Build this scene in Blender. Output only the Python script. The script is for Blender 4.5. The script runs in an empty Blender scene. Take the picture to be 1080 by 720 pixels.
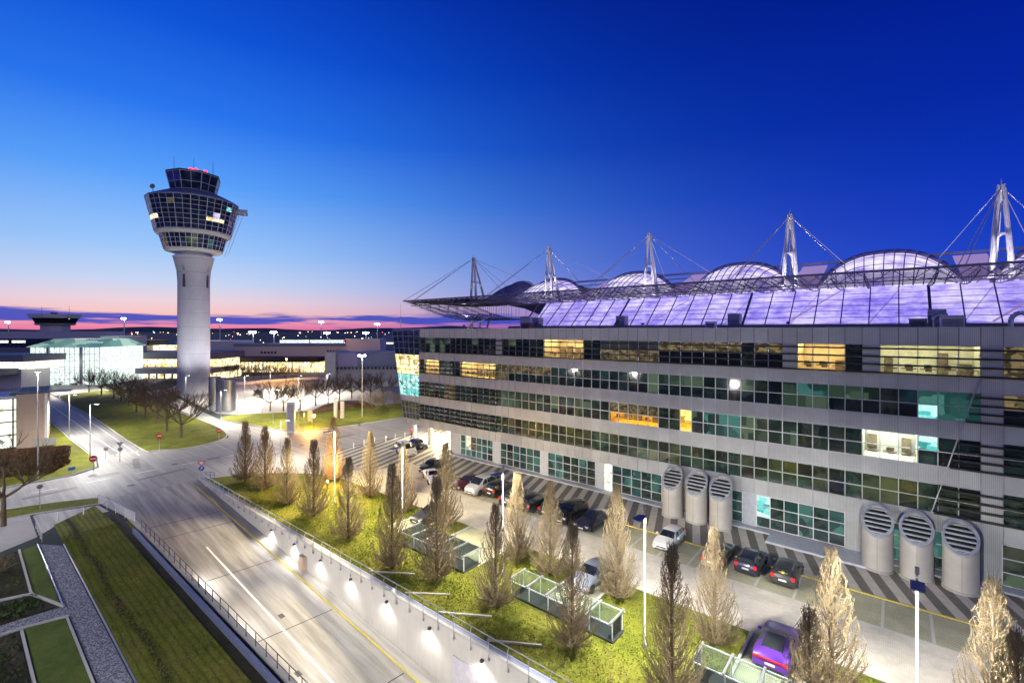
import bpy, bmesh, math, random
from mathutils import Vector, Matrix
R = math.radians
scene = bpy.context.scene
COL = scene.collection
rnd = random.Random(7)

# ------------------------------------------------------------------ helpers
F, CX, HY, H = 490., 540., 348., 20.
_a = math.atan2(.636, .772)
S_, C_ = math.sin(_a), math.cos(_a)
def at(px, py, z=0.):
    """ground point (height z) seen at a pixel of the photograph"""
    Z = F * (H - z) / (py - HY); xc = (px - CX) / F * Z
    return (C_ * xc - S_ * Z, S_ * xc + C_ * Z)
def far(px, Z):
    """point at forward distance Z in the column of a pixel"""
    xc = (px - CX) / F * Z
    return (C_ * xc - S_ * Z, S_ * xc + C_ * Z)
def zat(py, Z): return H - (py - HY) * Z / F
def atY(px, Y):
    r = (px - CX) / F
    return Y * (C_ * r - S_) / (S_ * r + C_)

def P(o, label=None, cat=None, group=None, kind=None):
    if label: o['label'] = label
    if cat: o['category'] = cat
    if group: o['group'] = group
    if kind: o['kind'] = kind
    return o
def thing(name, label, cat, loc=(0, 0, 0), rz=0, group=None):
    o = bpy.data.objects.new(name, None); COL.objects.link(o)
    o.location = loc; o.rotation_euler = (0, 0, rz); o.empty_display_size = .3
    return P(o, label, cat, group)
def kids(o): return [c for c in bpy.data.objects if c.parent is o]
def copy_tree(o, loc=None, rz=None, label=None, scale=None, group=None, parent=None):
    c = o.copy(); COL.objects.link(c)
    if parent is not None: c.parent = parent
    for ch in list(o.children): copy_tree(ch, parent=c)
    if loc is not None: c.location = loc
    if rz is not None: c.rotation_euler = (0, 0, rz)
    if scale is not None: c.scale = scale
    if label: c['label'] = label
    if group: c['group'] = group
    return c

class MB:
    def __init__(s): s.v = []; s.f = []; s.m = []
    def add(s, vs, fs, m=0):
        b = len(s.v); s.v += [tuple(v) for v in vs]
        s.f += [tuple(i + b for i in f) for f in fs]; s.m += [m] * len(fs); return s
    def box(s, x0, x1, y0, y1, z0, z1, m=0):
        vs = [(x, y, z) for z in (z0, z1) for y in (y0, y1) for x in (x0, x1)]
        return s.add(vs, [(0, 2, 3, 1), (4, 5, 7, 6), (0, 1, 5, 4), (2, 6, 7, 3), (0, 4, 6, 2), (1, 3, 7, 5)], m)
    def cbox(s, c, d, rz=0, m=0):
        M = Matrix.Rotation(rz, 3, 'Z'); vs = []
        for z in (-1, 1):
            for y in (-1, 1):
                for x in (-1, 1):
                    p = M @ Vector((x * d[0] / 2, y * d[1] / 2, 0)); vs.append((c[0] + p.x, c[1] + p.y, c[2] + z * d[2] / 2))
        return s.add(vs, [(0, 2, 3, 1), (4, 5, 7, 6), (0, 1, 5, 4), (2, 6, 7, 3), (0, 4, 6, 2), (1, 3, 7, 5)], m)
    def tube(s, a, b, r0, r1=None, n=6, m=0, cap=True):
        a = Vector(a); b = Vector(b); r1 = r0 if r1 is None else r1
        d = (b - a)
        if d.length < 1e-6: return s
        d.normalize(); u = d.orthogonal().normalized(); w = d.cross(u)
        vs = []
        for p, r in ((a, r0), (b, r1)):
            for k in range(n):
                t = 2 * math.pi * k / n; vs.append(p + (u * math.cos(t) + w * math.sin(t)) * r)
        fs = [(k, (k + 1) % n, n + (k + 1) % n, n + k) for k in range(n)]
        if cap: fs += [tuple(range(n - 1, -1, -1)), tuple(range(n, 2 * n))]
        return s.add(vs, fs, m)
    def path(s, pts, r, n=6, m=0):
        for a, b in zip(pts, pts[1:]): s.tube(a, b, r, r, n, m)
        return s
    def bar(s, a, b, w, h, m=0):
        """rectangular bar along a-b, w across (horizontal), h in the vertical"""
        a = Vector(a); b = Vector(b); d = (b - a).normalized()
        u = d.cross(Vector((0, 0, 1)))
        u = u.normalized() if u.length > 1e-4 else Vector((1, 0, 0))
        q = u.cross(d).normalized(); vs = []
        for p in (a, b):
            for x, y in ((-1, -1), (1, -1), (1, 1), (-1, 1)): vs.append(p + u * x * w / 2 + q * y * h / 2)
        return s.add(vs, [(3, 2, 1, 0), (4, 5, 6, 7), (0, 1, 5, 4), (1, 2, 6, 5), (2, 3, 7, 6), (3, 0, 4, 7)], m)
    def lathe(s, prof, n=24, c=(0, 0), m=0, cap=True, ph=0.):
        vs = []; k = len(prof)
        for r, z in prof:
            for i in range(n):
                t = 2 * math.pi * (i + ph) / n; vs.append((c[0] + r * math.cos(t), c[1] + r * math.sin(t), z))
        fs = [(j * n + i, j * n + (i + 1) % n, (j + 1) * n + (i + 1) % n, (j + 1) * n + i) for j in range(k - 1) for i in range(n)]
        if cap: fs += [tuple(range(n - 1, -1, -1)), tuple(range((k - 1) * n, k * n))]
        return s.add(vs, fs, m)
    def prism(s, poly, z0, z1, m=0, bottom=True):
        ar = sum(a[0] * b[1] - b[0] * a[1] for a, b in zip(poly, poly[1:] + poly[:1]))
        if ar < 0: poly = poly[::-1]
        n = len(poly)
        vs = [(x, y, z0) for x, y in poly] + [(x, y, z1) for x, y in poly]
        fs = [(i, (i + 1) % n, n + (i + 1) % n, n + i) for i in range(n)] + [tuple(range(n, 2 * n))]
        if bottom: fs.append(tuple(range(n - 1, -1, -1)))
        return s.add(vs, fs, m)
    def sheet(s, poly, z, m=0):
        ar = sum(a[0] * b[1] - b[0] * a[1] for a, b in zip(poly, poly[1:] + poly[:1]))
        if ar < 0: poly = poly[::-1]
        return s.add([(x, y, z) for x, y in poly], [tuple(range(len(poly)))], m)
    def kerb(s, pts, w=.16, z0=0., z1=.13, closed=False, m=0):
        seq = list(pts) + ([pts[0]] if closed else [])
        for a, b in zip(seq, seq[1:]):
            d = Vector((b[0] - a[0], b[1] - a[1]));
            if d.length < 1e-4: continue
            d.normalize()
            e = d * w * .45
            s.bar((a[0] - e.x, a[1] - e.y, (z0 + z1) / 2), (b[0] + e.x, b[1] + e.y, (z0 + z1) / 2 + rnd.uniform(0, .004)), w, z1 - z0, m)
        return s
    def build(s, name, mats, parent=None, smooth=False, world=False, uv=None):
        me = bpy.data.meshes.new(name)
        vs = s.v
        if world and parent is not None:
            r = parent
            while r.parent is not None: r = r.parent
            l = r.location; vs = [(x - l.x, y - l.y, z - l.z) for x, y, z in vs]
        me.from_pydata(vs, [], s.f)
        if not isinstance(mats, (list, tuple)): mats = [mats]
        for m in mats: me.materials.append(m)
        if len(mats) > 1: me.polygons.foreach_set('material_index', s.m)
        if smooth: me.polygons.foreach_set('use_smooth', [True] * len(me.polygons))
        me.update()
        o = bpy.data.objects.new(name, me); COL.objects.link(o)
        if parent is not None: o.parent = parent
        return o
    def struct(s, name, mats, **k):
        o = s.build(name, mats, **k); o['kind'] = 'structure'; return o

def smooth_curve(pts, n=6, closed=False):
    """Catmull-Rom through 2-D points"""
    out = []; N = len(pts)
    for i in range(N if closed else N - 1):
        g = lambda k: pts[k % N] if closed else pts[max(0, min(N - 1, k))]
        p0, p1, p2, p3 = g(i - 1), g(i), g(i + 1), g(i + 2)
        for j in range(n):
            t = j / n
            out.append(tuple(.5 * (2 * b + (c - a) * t + (2 * a - 5 * b + 4 * c - d) * t * t + (3 * b - a - 3 * c + d) * t ** 3) for a, b, c, d in zip(p0, p1, p2, p3)))
    if not closed: out.append(tuple(pts[-1]))
    return out

# ------------------------------------------------------------------ materials
class N:
    def __init__(s, name):
        s.mat = bpy.data.materials.new(name); s.mat.use_nodes = True
        s.t = s.mat.node_tree; s.b = s.t.nodes['Principled BSDF']; s.out = s.t.nodes['Material Output']
    def n(s, ty, **k):
        x = s.t.nodes.new(ty)
        for a, b in k.items():
            if hasattr(x, a): setattr(x, a, b)
        return x
    def l(s, a, b): s.t.links.new(a, b)
    def coord(s, scale=(1, 1, 1), rot=0.):
        tc = s.n('ShaderNodeTexCoord'); mp = s.n('ShaderNodeMapping')
        mp.inputs['Scale'].default_value = scale; mp.inputs['Rotation'].default_value = (0, 0, rot)
        s.l(tc.outputs['Object'], mp.inputs['Vector']); return mp.outputs['Vector']
    def noise(s, sc, vec=None, det=4., rough=.6):
        x = s.n('ShaderNodeTexNoise'); x.inputs['Scale'].default_value = sc; x.inputs['Detail'].default_value = det
        x.inputs['Roughness'].default_value = rough
        s.l(vec if vec is not None else s.coord(), x.inputs['Vector']); return x.outputs['Fac']
    def ramp(s, fac, stops, interp='LINEAR'):
        x = s.n('ShaderNodeValToRGB'); x.color_ramp.interpolation = interp
        e = x.color_ramp.elements
        while len(e) < len(stops): e.new(.5)
        for i, (p, c) in enumerate(stops): e[i].position = p; e[i].color = (*c, 1) if len(c) == 3 else c
        s.l(fac, x.inputs['Fac']); return x.outputs['Color']
    def mix(s, fac, a, b, ty='MIX'):
        x = s.n('ShaderNodeMix'); x.data_type = 'RGBA'; x.blend_type = ty
        for sock, v in ((x.inputs[0], fac), (x.inputs[6], a), (x.inputs[7], b)):
            if isinstance(v, (int, float)): sock.default_value = v
            elif isinstance(v, tuple): sock.default_value = (*v, 1)
            else: s.l(v, sock)
        return x.outputs[2]
    def math(s, op, a, b=0., c=0.):
        x = s.n('ShaderNodeMath'); x.operation = op
        for i, v in enumerate((a, b, c)):
            if isinstance(v, (int, float)): x.inputs[i].default_value = v
            else: s.l(v, x.inputs[i])
        return x.outputs[0]
    def xyz(s, vec):
        x = s.n('ShaderNodeSeparateXYZ'); s.l(vec, x.inputs[0]); return x.outputs
    def bump(s, h, st=.3, d=.05):
        x = s.n('ShaderNodeBump'); x.inputs['Strength'].default_value = st; x.inputs['Distance'].default_value = d
        s.l(h, x.inputs['Height']); s.l(x.outputs[0], s.b.inputs['Normal'])
    def set(s, **k):
        nm = {'col': 'Base Color', 'rough': 'Roughness', 'metal': 'Metallic', 'emit': 'Emission Color', 'es': 'Emission Strength', 'spec': 'Specular IOR Level', 'coat': 'Coat Weight', 'trans': 'Transmission Weight', 'alpha': 'Alpha'}
        for a, v in k.items():
            sk = s.b.inputs[nm[a]]
            if isinstance(v, (int, float)): sk.default_value = v
            elif isinstance(v, tuple): sk.default_value = (*v, 1)
            else: s.l(v, sk)
        return s
def plain(name, col, rough=.6, metal=0., var=.12, sc=3., **k):
    m = N(name); f = m.noise(sc, det=3)
    lo = tuple(c * (1 - var) for c in col); hi = tuple(min(1, c * (1 + var)) for c in col)
    m.set(col=m.ramp(f, [(.3, lo), (.7, hi)]), rough=rough, metal=metal, **k); return m.mat
def glow(name, col, st):
    m = N(name); m.set(col=(0.02, .02, .02), emit=col, es=st, rough=.5); return m.mat

def grass_mat(name, dark, mid, light, rows=False):
    m = N(name); f = m.noise(.35, det=5, rough=.65); g = m.noise(7., det=5, rough=.75); h = m.noise(38., det=2)
    k = m.noise(1.6, det=6, rough=.75)
    c = m.ramp(m.math('ADD', m.math('MULTIPLY', f, .42), m.math('ADD', m.math('MULTIPLY', g, .28), m.math('MULTIPLY', k, .3))), [(.38, dark), (.49, mid), (.6, light)])
    c = m.mix(m.ramp(m.noise(.9, det=6, rough=.8), [(.56, (0, 0, 0)), (.68, (.7, .7, .7))]), c, (.14, .1, .045))
    c = m.mix(m.math('MULTIPLY', h, .6), c, tuple(.4 * x for x in mid), 'MIX')
    if rows:
        v = m.xyz(m.coord()); wob = m.noise(.22, det=3)
        r = m.math('SINE', m.math('ADD', m.math('MULTIPLY', v[1], 2 * math.pi / .44), m.math('MULTIPLY', wob, 6.)))
        k = m.ramp(m.math('MULTIPLY', m.math('ADD', r, 1.), .5), [(.0, (.5, .46, .38)), (.22, (.95, .92, .85)), (1., (1.15, 1.12, 1.))])
        c = m.mix(m.math('MULTIPLY', m.noise(.8, det=4), 1.5), c, m.mix(1., c, k, 'MULTIPLY'))
        tr = m.math('ABSOLUTE', m.math('SUBTRACT', m.math('ADD', v[1], m.math('MULTIPLY', m.noise(.15, det=2), 1.2)), 8.6))
        c = m.mix(m.ramp(tr, [(.12, (.8, .8, .8)), (.4, (0, 0, 0))]), c, (.02, .02, .008))
    m.set(col=c, rough=.85, spec=.2)
    m.bump(m.math('ADD', g, m.math('MULTIPLY', h, .6)), .9, .12); return m.mat

M = {}
M['grass'] = grass_mat('lawn_grass', (.07, .09, .012), (.17, .19, .016), (.28, .275, .045))
M['grass_dim'] = grass_mat('mown_grass', (.07, .095, .014), (.17, .2, .024), (.28, .27, .05), rows=True)
M['grass_bed'] = grass_mat('bed_grass', (.05, .09, .014), (.11, .17, .02), (.17, .21, .04))
M['groundcover'] = grass_mat('ground_cover', (.02, .02, .012), (.05, .045, .025), (.09, .07, .04))
def asphalt(name, a, b, streak=0., rot=0.):
    m = N(name); f = m.noise(.25, det=5, rough=.7); g = m.noise(30., det=2)
    c = m.ramp(m.math('ADD', m.math('MULTIPLY', f, .7), m.math('MULTIPLY', g, .3)), [(.3, a), (.7, b)])
    if streak:
        s_ = m.noise(1.1, m.coord((.05, 1.6, 1), rot), det=3)
        c = m.mix(streak, c, m.ramp(s_, [(.35, tuple(x * .6 for x in a)), (.65, tuple(min(1, x * 1.3) for x in b))]))
    m.set(col=c, rough=m.math('ADD', m.math('MULTIPLY', f, .3), .45)); m.bump(g, .25, .01); return m.mat
M['road'] = asphalt('asphalt', (.18, .172, .165), (.34, .33, .31), .3)
M['road_x'] = asphalt('asphalt_cross', (.18, .172, .165), (.34, .33, .31), .3, R(90))
M['ramp'] = asphalt('concrete_lane', (.19, .183, .172), (.34, .325, .31), .5)
M['paving'] = asphalt('plaza_paving', (.3, .28, .26), (.4, .38, .35))
M['farground'] = plain('far_fields', (.02, .03, .03), .9, sc=.01, var=.5)
def pavers(name, a, b, sx, sy, joint=(.2, .2, .18), jw=.06):
    m = N(name); t = m.n('ShaderNodeTexBrick'); m.l(m.coord(), t.inputs['Vector'])
    t.inputs['Scale'].default_value = 1.; t.inputs['Brick Width'].default_value = sx; t.inputs['Row Height'].default_value = sy
    t.inputs['Mortar Size'].default_value = jw; t.inputs['Color1'].default_value = (*a, 1); t.inputs['Color2'].default_value = (*b, 1)
    t.inputs['Mortar'].default_value = (*joint, 1); t.offset = .5
    f = m.noise(.6, det=5, rough=.7)
    c = m.mix(1., t.outputs['Color'], m.ramp(f, [(.3, (.75, .74, .72)), (.7, (1.1, 1.1, 1.08))]), 'MULTIPLY')
    m.set(col=c, rough=.8); m.bump(t.outputs['Fac'], -.4, .02); return m.mat
M['aisle'] = pavers('aisle_pavers', (.5, .475, .43), (.56, .53, .48), .22, .11, (.4, .38, .34), .012)
M['bay'] = pavers('grass_pavers', (.4, .385, .32), (.47, .455, .38), .14, .14, (.27, .27, .17), .03)
def stripes():
    m = N('striped_paving'); v = m.xyz(m.coord())
    u = m.math('ADD', v[0], m.math('MULTIPLY', v[1], .33))
    w = m.math('FRACT', m.math('MULTIPLY', u, 1 / 1.5))
    st = m.math('GREATER_THAN', w, .5); f = m.noise(1.5, det=5, rough=.7)
    c = m.mix(st, (.5, .47, .41), (.15, .14, .12))
    c = m.mix(1., c, m.ramp(f, [(.3, (.8, .8, .78)), (.7, (1.1, 1.1, 1.1))]), 'MULTIPLY')
    m.set(col=c, rough=.75); return m.mat
M['stripes'] = stripes()
def gravel():
    m = N('grey_gravel'); t = m.n('ShaderNodeTexVoronoi'); t.inputs['Scale'].default_value = 14.; m.l(m.coord(), t.inputs['Vector'])
    x = m.xyz(t.outputs['Color'])[0]
    m.set(col=m.ramp(x, [(.1, (.05, .055, .07)), (.5, (.14, .15, .18)), (.95, (.32, .33, .38))]), rough=.8); m.bump(t.outputs['Distance'], -.8, .04); return m.mat
M['gravel'] = gravel()
def concrete(name, a, b, joint=0):
    m = N(name); f = m.noise(.5, det=6, rough=.7); d = m.noise(1.5, m.coord((3., 3., .25)), det=4)
    c = m.mix(m.math('MULTIPLY', d, .6), m.ramp(f, [(.3, a), (.7, b)]), tuple(x * .68 for x in a))
    if joint:
        z = m.xyz(m.coord())[2]; jl = m.math('LESS_THAN', m.math('FRACT', m.math('MULTIPLY', z, 1 / joint)), .02)
        c = m.mix(jl, c, tuple(x * .6 for x in a))
    m.set(col=c, rough=.75); m.bump(m.noise(18., det=3), .15, .01); return m.mat
M['concrete'] = concrete('concrete', (.36, .35, .33), (.47, .46, .43))
M['concrete_tower'] = concrete('tower_concrete', (.48, .48, .5), (.56, .56, .58), 4.2)
M['kerb'] = concrete('kerb_stone', (.4, .4, .38), (.52, .52, .49))
M['wall_white'] = concrete('light_retaining_concrete', (.5, .48, .45), (.6, .58, .54))
M['tan'] = concrete('tan_rammed_concrete', (.5, .38, .3), (.58, .45, .36))
M['white'] = plain('white_paint', (.78, .78, .76), .55)
M['white_steel'] = plain('white_steel', (.72, .72, .74), .4, .1)
M['yellow'] = plain('yellow_paint', (.55, .45, .06), .6)
M['steel'] = plain('galvanised_steel', (.42, .44, .47), .38, .75)
M['dark_steel'] = plain('dark_steel', (.06, .063, .07), .45, .5)
M['bronze'] = plain('dark_louvre_metal', (.025, .027, .03), .5, .4)
M['black'] = plain('black_rubber', (.018, .018, .02), .7)
M['navy'] = plain('dark_roof_membrane', (.16, .16, .21), .6)
M['lilac_panel'] = plain('lilac_grey_cladding', (.5, .48, .54), .5, .05)
M['purple_panel'] = plain('purple_cladding', (.28, .25, .42), .45, .2)
M['blue_steel'] = plain('blue_grey_channel', (.16, .19, .3), .5, .3)
M['red'] = plain('sign_red', (.55, .025, .03), .4)
M['blue'] = plain('sign_blue', (.02, .12, .5), .4)
M['grey'] = plain('grey_paint', (.25, .26, .27), .5)
M['skin'] = plain('skin', (.5, .32, .24), .6)
M['cloth_black'] = plain('black_cloth', (.02, .02, .025), .9)
M['cloth_red'] = plain('red_cloth', (.4, .03, .04), .9)
def bark(name, a, b):
    m = N(name); f = m.noise(6., m.coord((1, 1, .2)), det=4); m.set(col=m.ramp(f, [(.3, a), (.7, b)]), rough=.85, spec=.2); return m.mat
M['bark_pale'] = bark('pale_hornbeam_bark', (.115, .088, .055), (.25, .2, .125))
M['bark_dark'] = bark('dark_bark', (.075, .055, .038), (.15, .115, .075))
M['leaf_dry'] = bark('dry_leaf', (.14, .1, .045), (.25, .195, .09))
M['leaf_hedge'] = bark('brown_beech_leaf', (.05, .026, .014), (.11, .055, .025))
M['leaf_green'] = bark('evergreen_leaf', (.03, .06, .015), (.06, .1, .025))
def corrug(name, base, metal=.35, rough=.42, joint=1.25, fine=.105, off=-63.5):
    """perforated, ribbed metal sheet with panel joints (local X runs along the facade)"""
    m = N(name); v = m.xyz(m.coord())
    a = m.math('FRACT', m.math('MULTIPLY', v[0], 1 / fine)); fl = m.math('LESS_THAN', a, .3)
    j = m.math('FRACT', m.math('MULTIPLY', m.math('SUBTRACT', v[0], off), 1 / joint))
    jl = m.math('LESS_THAN', m.math('ABSOLUTE', m.math('SUBTRACT', j, .5)), .475)
    f = m.noise(.5, det=4)
    c = m.mix(fl, base, tuple(x * .66 for x in base))
    c = m.mix(jl, tuple(x * .35 for x in base), c)
    c = m.mix(1., c, m.ramp(f, [(.3, (.86, .86, .86)), (.7, (1.08, 1.08, 1.1))]), 'MULTIPLY')
    vor = m.n('ShaderNodeTexWhiteNoise'); vor.noise_dimensions = '1D'
    m.l(m.math('FLOOR', m.math('MULTIPLY', m.math('SUBTRACT', v[0], off), 1 / joint)), vor.inputs['W'])
    c = m.mix(1., c, m.ramp(vor.outputs['Value'], [(0., (.9, .9, .9)), (1., (1.06, 1.06, 1.06))]), 'MULTIPLY')
    m.set(col=c, metal=metal, rough=rough); m.bump(a, .2, .02); return m.mat
M['panel'] = corrug('ribbed_metal_panel', (.5, .515, .515), .12, .45)
M['panel_light'] = plain('smooth_light_panel', (.5, .53, .58), .5, .15)
def dark_glass(name, a, b, spec=.9, rough=.04):
    m = N(name); v = m.coord((.4, .4, .45)); f = m.noise(1.4, v, det=3)
    m.set(col=m.ramp(f, [(.4, a), (.62, b)]), rough=rough, spec=spec, metal=0.)
    m.b.inputs['IOR'].default_value = 1.65
    w = m.noise(.35, det=1); m.bump(w, .02, .3); return m.mat
M['glass1'] = dark_glass('dark_green_glass', (.012, .024, .02), (.035, .075, .058))
M['glass2'] = dark_glass('teal_glass', (.02, .06, .055), (.045, .12, .105))
M['glass3'] = dark_glass('black_glass', (.012, .015, .016), (.035, .042, .038))
M['glass4'] = dark_glass('olive_glass', (.03, .045, .03), (.08, .1, .06))
M['glass5'] = dark_glass('pale_blind_glass', (.1, .12, .1), (.2, .22, .19))
M['glass_tower'] = dark_glass('tower_glass', (.012, .02, .05), (.03, .06, .12), 1.)
M['car_glass'] = dark_glass('car_glass', (.01, .013, .015), (.03, .035, .035))
def interior(name, c0, c1, c2, st, sx=1.3, sz=2.2):
    """a lit window: lamps, walls and dark furniture behind the pane as the source of its light"""
    m = N(name); t = m.n('ShaderNodeTexVoronoi'); t.feature = 'F1'; t.distance = 'CHEBYCHEV'; t.inputs['Scale'].default_value = 1.
    m.l(m.coord((sx, sx, sz)), t.inputs['Vector']); x = m.xyz(t.outputs['Color'])
    f = m.noise(7., m.coord((1, 1, 1.8)), det=7, rough=.8)
    c = m.ramp(m.math('ADD', m.math('MULTIPLY', x[0], .5), m.math('MULTIPLY', f, .5)), [(.22, c0), (.42, c1), (.75, c2)])
    m.set(col=(.02, .02, .02), emit=c, es=st, rough=.06); return m.mat
M['lit_warm'] = interior('warm_lit_window', (.1, .06, .02), (.85, .6, .2), (1., .9, .62), 1.5)
M['lit_cream'] = interior('cream_lit_window', (.12, .12, .07), (.75, .75, .48), (.95, .95, .75), 1.0)
M['lit_yellow'] = interior('yellow_lit_window', (.18, .07, .0), (.9, .5, .02), (1., .8, .25), 1.2)
M['lit_white'] = interior('white_lit_window', (.3, .32, .2), (.85, .9, .7), (1., 1., .9), 1.5)
M['lit_teal'] = interior('teal_lit_window', (.01, .1, .1), (.1, .65, .6), (.75, 1., .95), 1.0)
M['lit_dimteal'] = interior('dim_teal_window', (.003, .011, .011), (.012, .055, .05), (.06, .19, .16), .9, .8, .7)
M['lit_dimgreen'] = interior('dim_green_window', (.003, .008, .006), (.012, .03, .02), (.08, .12, .07), .9, .6, .5)
M['lit_mint'] = interior('mint_lit_glazing', (.2, .36, .3), (.75, .95, .86), (1., 1., .98), 1.15, 2.2, 2.6)
M['lit_gold'] = interior('golden_lit_forecourt_glazing', (.06, .04, .01), (.9, .62, .22), (1., .95, .75), 1.7, 1.2, 1.)
M['lit_olive'] = interior('olive_lit_window', (.01, .008, .005), (.05, .04, .019), (.2, .15, .065), 1., 2.6, 3.4)
# ------------------------------------------------------------------ more materials
def clear_glass(name, tint, face=.25):
    m = N(name); t = m.t; tr = m.n('ShaderNodeBsdfTransparent'); tr.inputs[0].default_value = (*tint, 1)
    gl = m.n('ShaderNodeBsdfGlossy'); gl.inputs['Roughness'].default_value = .06; gl.inputs[0].default_value = (.9, .95, .95, 1)
    lw = m.n('ShaderNodeLayerWeight'); lw.inputs['Blend'].default_value = face
    mx = m.n('ShaderNodeMixShader'); m.l(lw.outputs['Fresnel'], mx.inputs[0]); m.l(tr.outputs[0], mx.inputs[1]); m.l(gl.outputs[0], mx.inputs[2])
    df = m.n('ShaderNodeBsdfDiffuse'); df.inputs[0].default_value = (.4, .45, .44, 1)
    m2 = m.n('ShaderNodeMixShader'); m2.inputs[0].default_value = .025; m.l(mx.outputs[0], m2.inputs[1]); m.l(df.outputs[0], m2.inputs[2])
    m.l(m2.outputs[0], m.out.inputs['Surface']); return m.mat
M['shelter_glass'] = clear_glass('shelter_glass', (.85, .9, .89), .1)
def lilac_light():
    m = N('backlit_lilac_wall'); v = m.coord(); f = m.noise(.2, v, det=6, rough=.7); g = m.noise(.9, m.coord((.5, .5, 3.)), det=6, rough=.7)
    w = m.noise(.035, v, det=1)
    c = m.ramp(m.math('ADD', m.math('MULTIPLY', f, .6), m.math('MULTIPLY', g, .4)), [(.34, (.1, .07, .5)), (.45, (.32, .25, .84)), (.54, (.62, .53, 1.)), (.66, (1., .93, 1.))])
    m.set(col=(.1, .1, .12), emit=c, es=m.math('ADD', m.math('MULTIPLY', w, 1.4), .3), rough=.3); return m.mat
M['lilac_light'] = lilac_light()
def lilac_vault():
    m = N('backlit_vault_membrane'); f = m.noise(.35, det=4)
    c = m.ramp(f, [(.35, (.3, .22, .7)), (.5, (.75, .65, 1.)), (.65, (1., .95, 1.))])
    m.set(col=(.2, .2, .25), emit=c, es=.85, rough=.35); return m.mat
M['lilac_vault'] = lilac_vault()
M['hall_glass'] = clear_glass('hall_glass', (.9, .9, 1.), .2)
M['membrane'] = plain('backlit_roof_membrane', (.5, .45, .55), .55); _b = M['membrane'].node_tree.nodes['Principled BSDF']; _b.inputs['Emission Color'].default_value = (.75, .5, .95, 1); _b.inputs['Emission Strength'].default_value = .32  # emission puts the hall light from below into the membrane
M['mast_white'] = plain('mast_white', (.62, .6, .66), .45, .1)

# ------------------------------------------------------------------ ground and streets
TX0, TX1, TY0, TY1 = -72., 45., 12.5, 21.3
SL = .085
def rz_(x): return -SL * max(0., x - TX0)
xs = [-9000, -400, TX0, TX1, 400, 9000]; ys = [-3000, -300, TY0, TY1, 400, 9000]
g = MB()
for i in range(5):
    for j in range(5):
        if i == 2 and j == 2: continue
        g.add([(xs[i], ys[j], 0), (xs[i + 1], ys[j], 0), (xs[i + 1], ys[j + 1], 0), (xs[i], ys[j + 1], 0)], [(0, 1, 2, 3)])
g.struct('ground', M['farground'])
# rolling far hills along the horizon
h = MB(); n = 150; rows = []
for k in range(n + 1):
    a = R(-70 + 150 * k / n) - _a; ca, sa = math.sin(a), math.cos(a)
    z = 36 + 14 * math.sin(k * .23) + 9 * math.sin(k * .61 + 1) + rnd.uniform(-3, 3) + 16 * math.exp(-((k - 62) / 12) ** 2)
    rows.append([(ca * 5200, sa * 5200, -2), (ca * 5700, sa * 5700, z * .75), (ca * 6300, sa * 6300, z), (ca * 7200, sa * 7200, -2)])
vs = [p for r in rows for p in r]
h.add(vs, [(k * 4 + j, k * 4 + 4 + j, k * 4 + 5 + j, k * 4 + 1 + j) for k in range(n) for j in range(3)])
h.struct('hills', plain('dark_wooded_hills', (.02, .03, .05), .95, sc=.004, var=.4), smooth=True)

# cross street and junction
road = [(-77, -30), (-76.8, 3.7), (-75.4, 8), (-73.6, 11.4), (TX0, 12.5), (TX0, 21.3), (-71.2, 22.5), (-69.5, 26), (-66, 30), (-61, 33.2), (-57, 34.), (-57, 44), (-72, 44), (-72, 70), (-74, 110),
        (-86, 110), (-86.6, 65), (-88.5, 48), (-92.5, 42.6), (-104, 40.2), (-117, 38.6), (-135, 40), (-190, 46), (-190, 41), (-135, 36.6), (-118, 35.9), (-104, 35.2), (-96, 33.4), (-92.6, 29), (-92.2, 25), (-94.5, 21.8), (-98.4, 20.4),
        (-142, 20.9), (-189, 20.5), (-215, 20.), (-215, 14.5), (-150, 14.6), (-117, 14.5), (-96, 14.8), (-89.5, 14.), (-87, 11), (-86.9, 4.2), (-87.2, -30)]
MB().sheet(road, .006).struct('road', M['road_x'])
# brighter wheel-worn band of the side road and painted lines
pm = MB()
for a, b, w in (((-100, 17.6), (-185, 17.4), .14), ((-93, 19.4), (-150, 19.9), .12)):
    pm.bar((a[0], a[1], .0105), (b[0], b[1], .0105), w, .003)
for k in range(7):
    y = -4 + 5.2 * k; pm.bar((-81.8, y, .0105), (-81.8, y + 2.4, .0105), .14, .003)
for k in range(8):
    pm.bar((-96.5 - k * .0, 15.4 + k * .62, .0105), (-96.1, 15.4 + k * .62, .0105), .34, .003)
pm.struct('road_marking', M['white'])
# street under and before the raised end of the office block: striped paving
MB().sheet([(-71.5, 38.2), (-72, 75), (-57, 75), (-57, 51.6), (20, 51.6), (20, 44.25), (-57, 44.25), (-57, 39.95), (-60, 38.2)], .012).struct('striped_pavement', M['stripes'])
MB().sheet([(-58, 33.9), (30, 33.9), (30, 39.9), (-57, 39.9), (-60, 36)], .014).struct('access_lane', M['aisle'])
MB().sheet([(-50, 39.9), (20, 39.9), (20, 44.2), (-50, 44.2)], .0125).struct('parking_strip', M['bay'])
MB().sheet([(-57, 39.9), (-50, 39.9), (-50, 44.2), (-57, 44.2)], .0127).struct('lane_apron', M['aisle'])
MB().bar((-50, 44.24, .05), (20, 44.24, .05), .14, .07).struct('yellow_kerb', M['yellow'])
bl = MB()
for k in range(-18, 8):
    x = -.65 + 2.6 * k
    bl.box(x - .09, x + .09, 40.0, 44.1, .0135, .018)
bl.box(-50, 20, 39.86, 40.0, .0145, .02)
bl.struct('bay_lines', M['kerb'])
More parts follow.
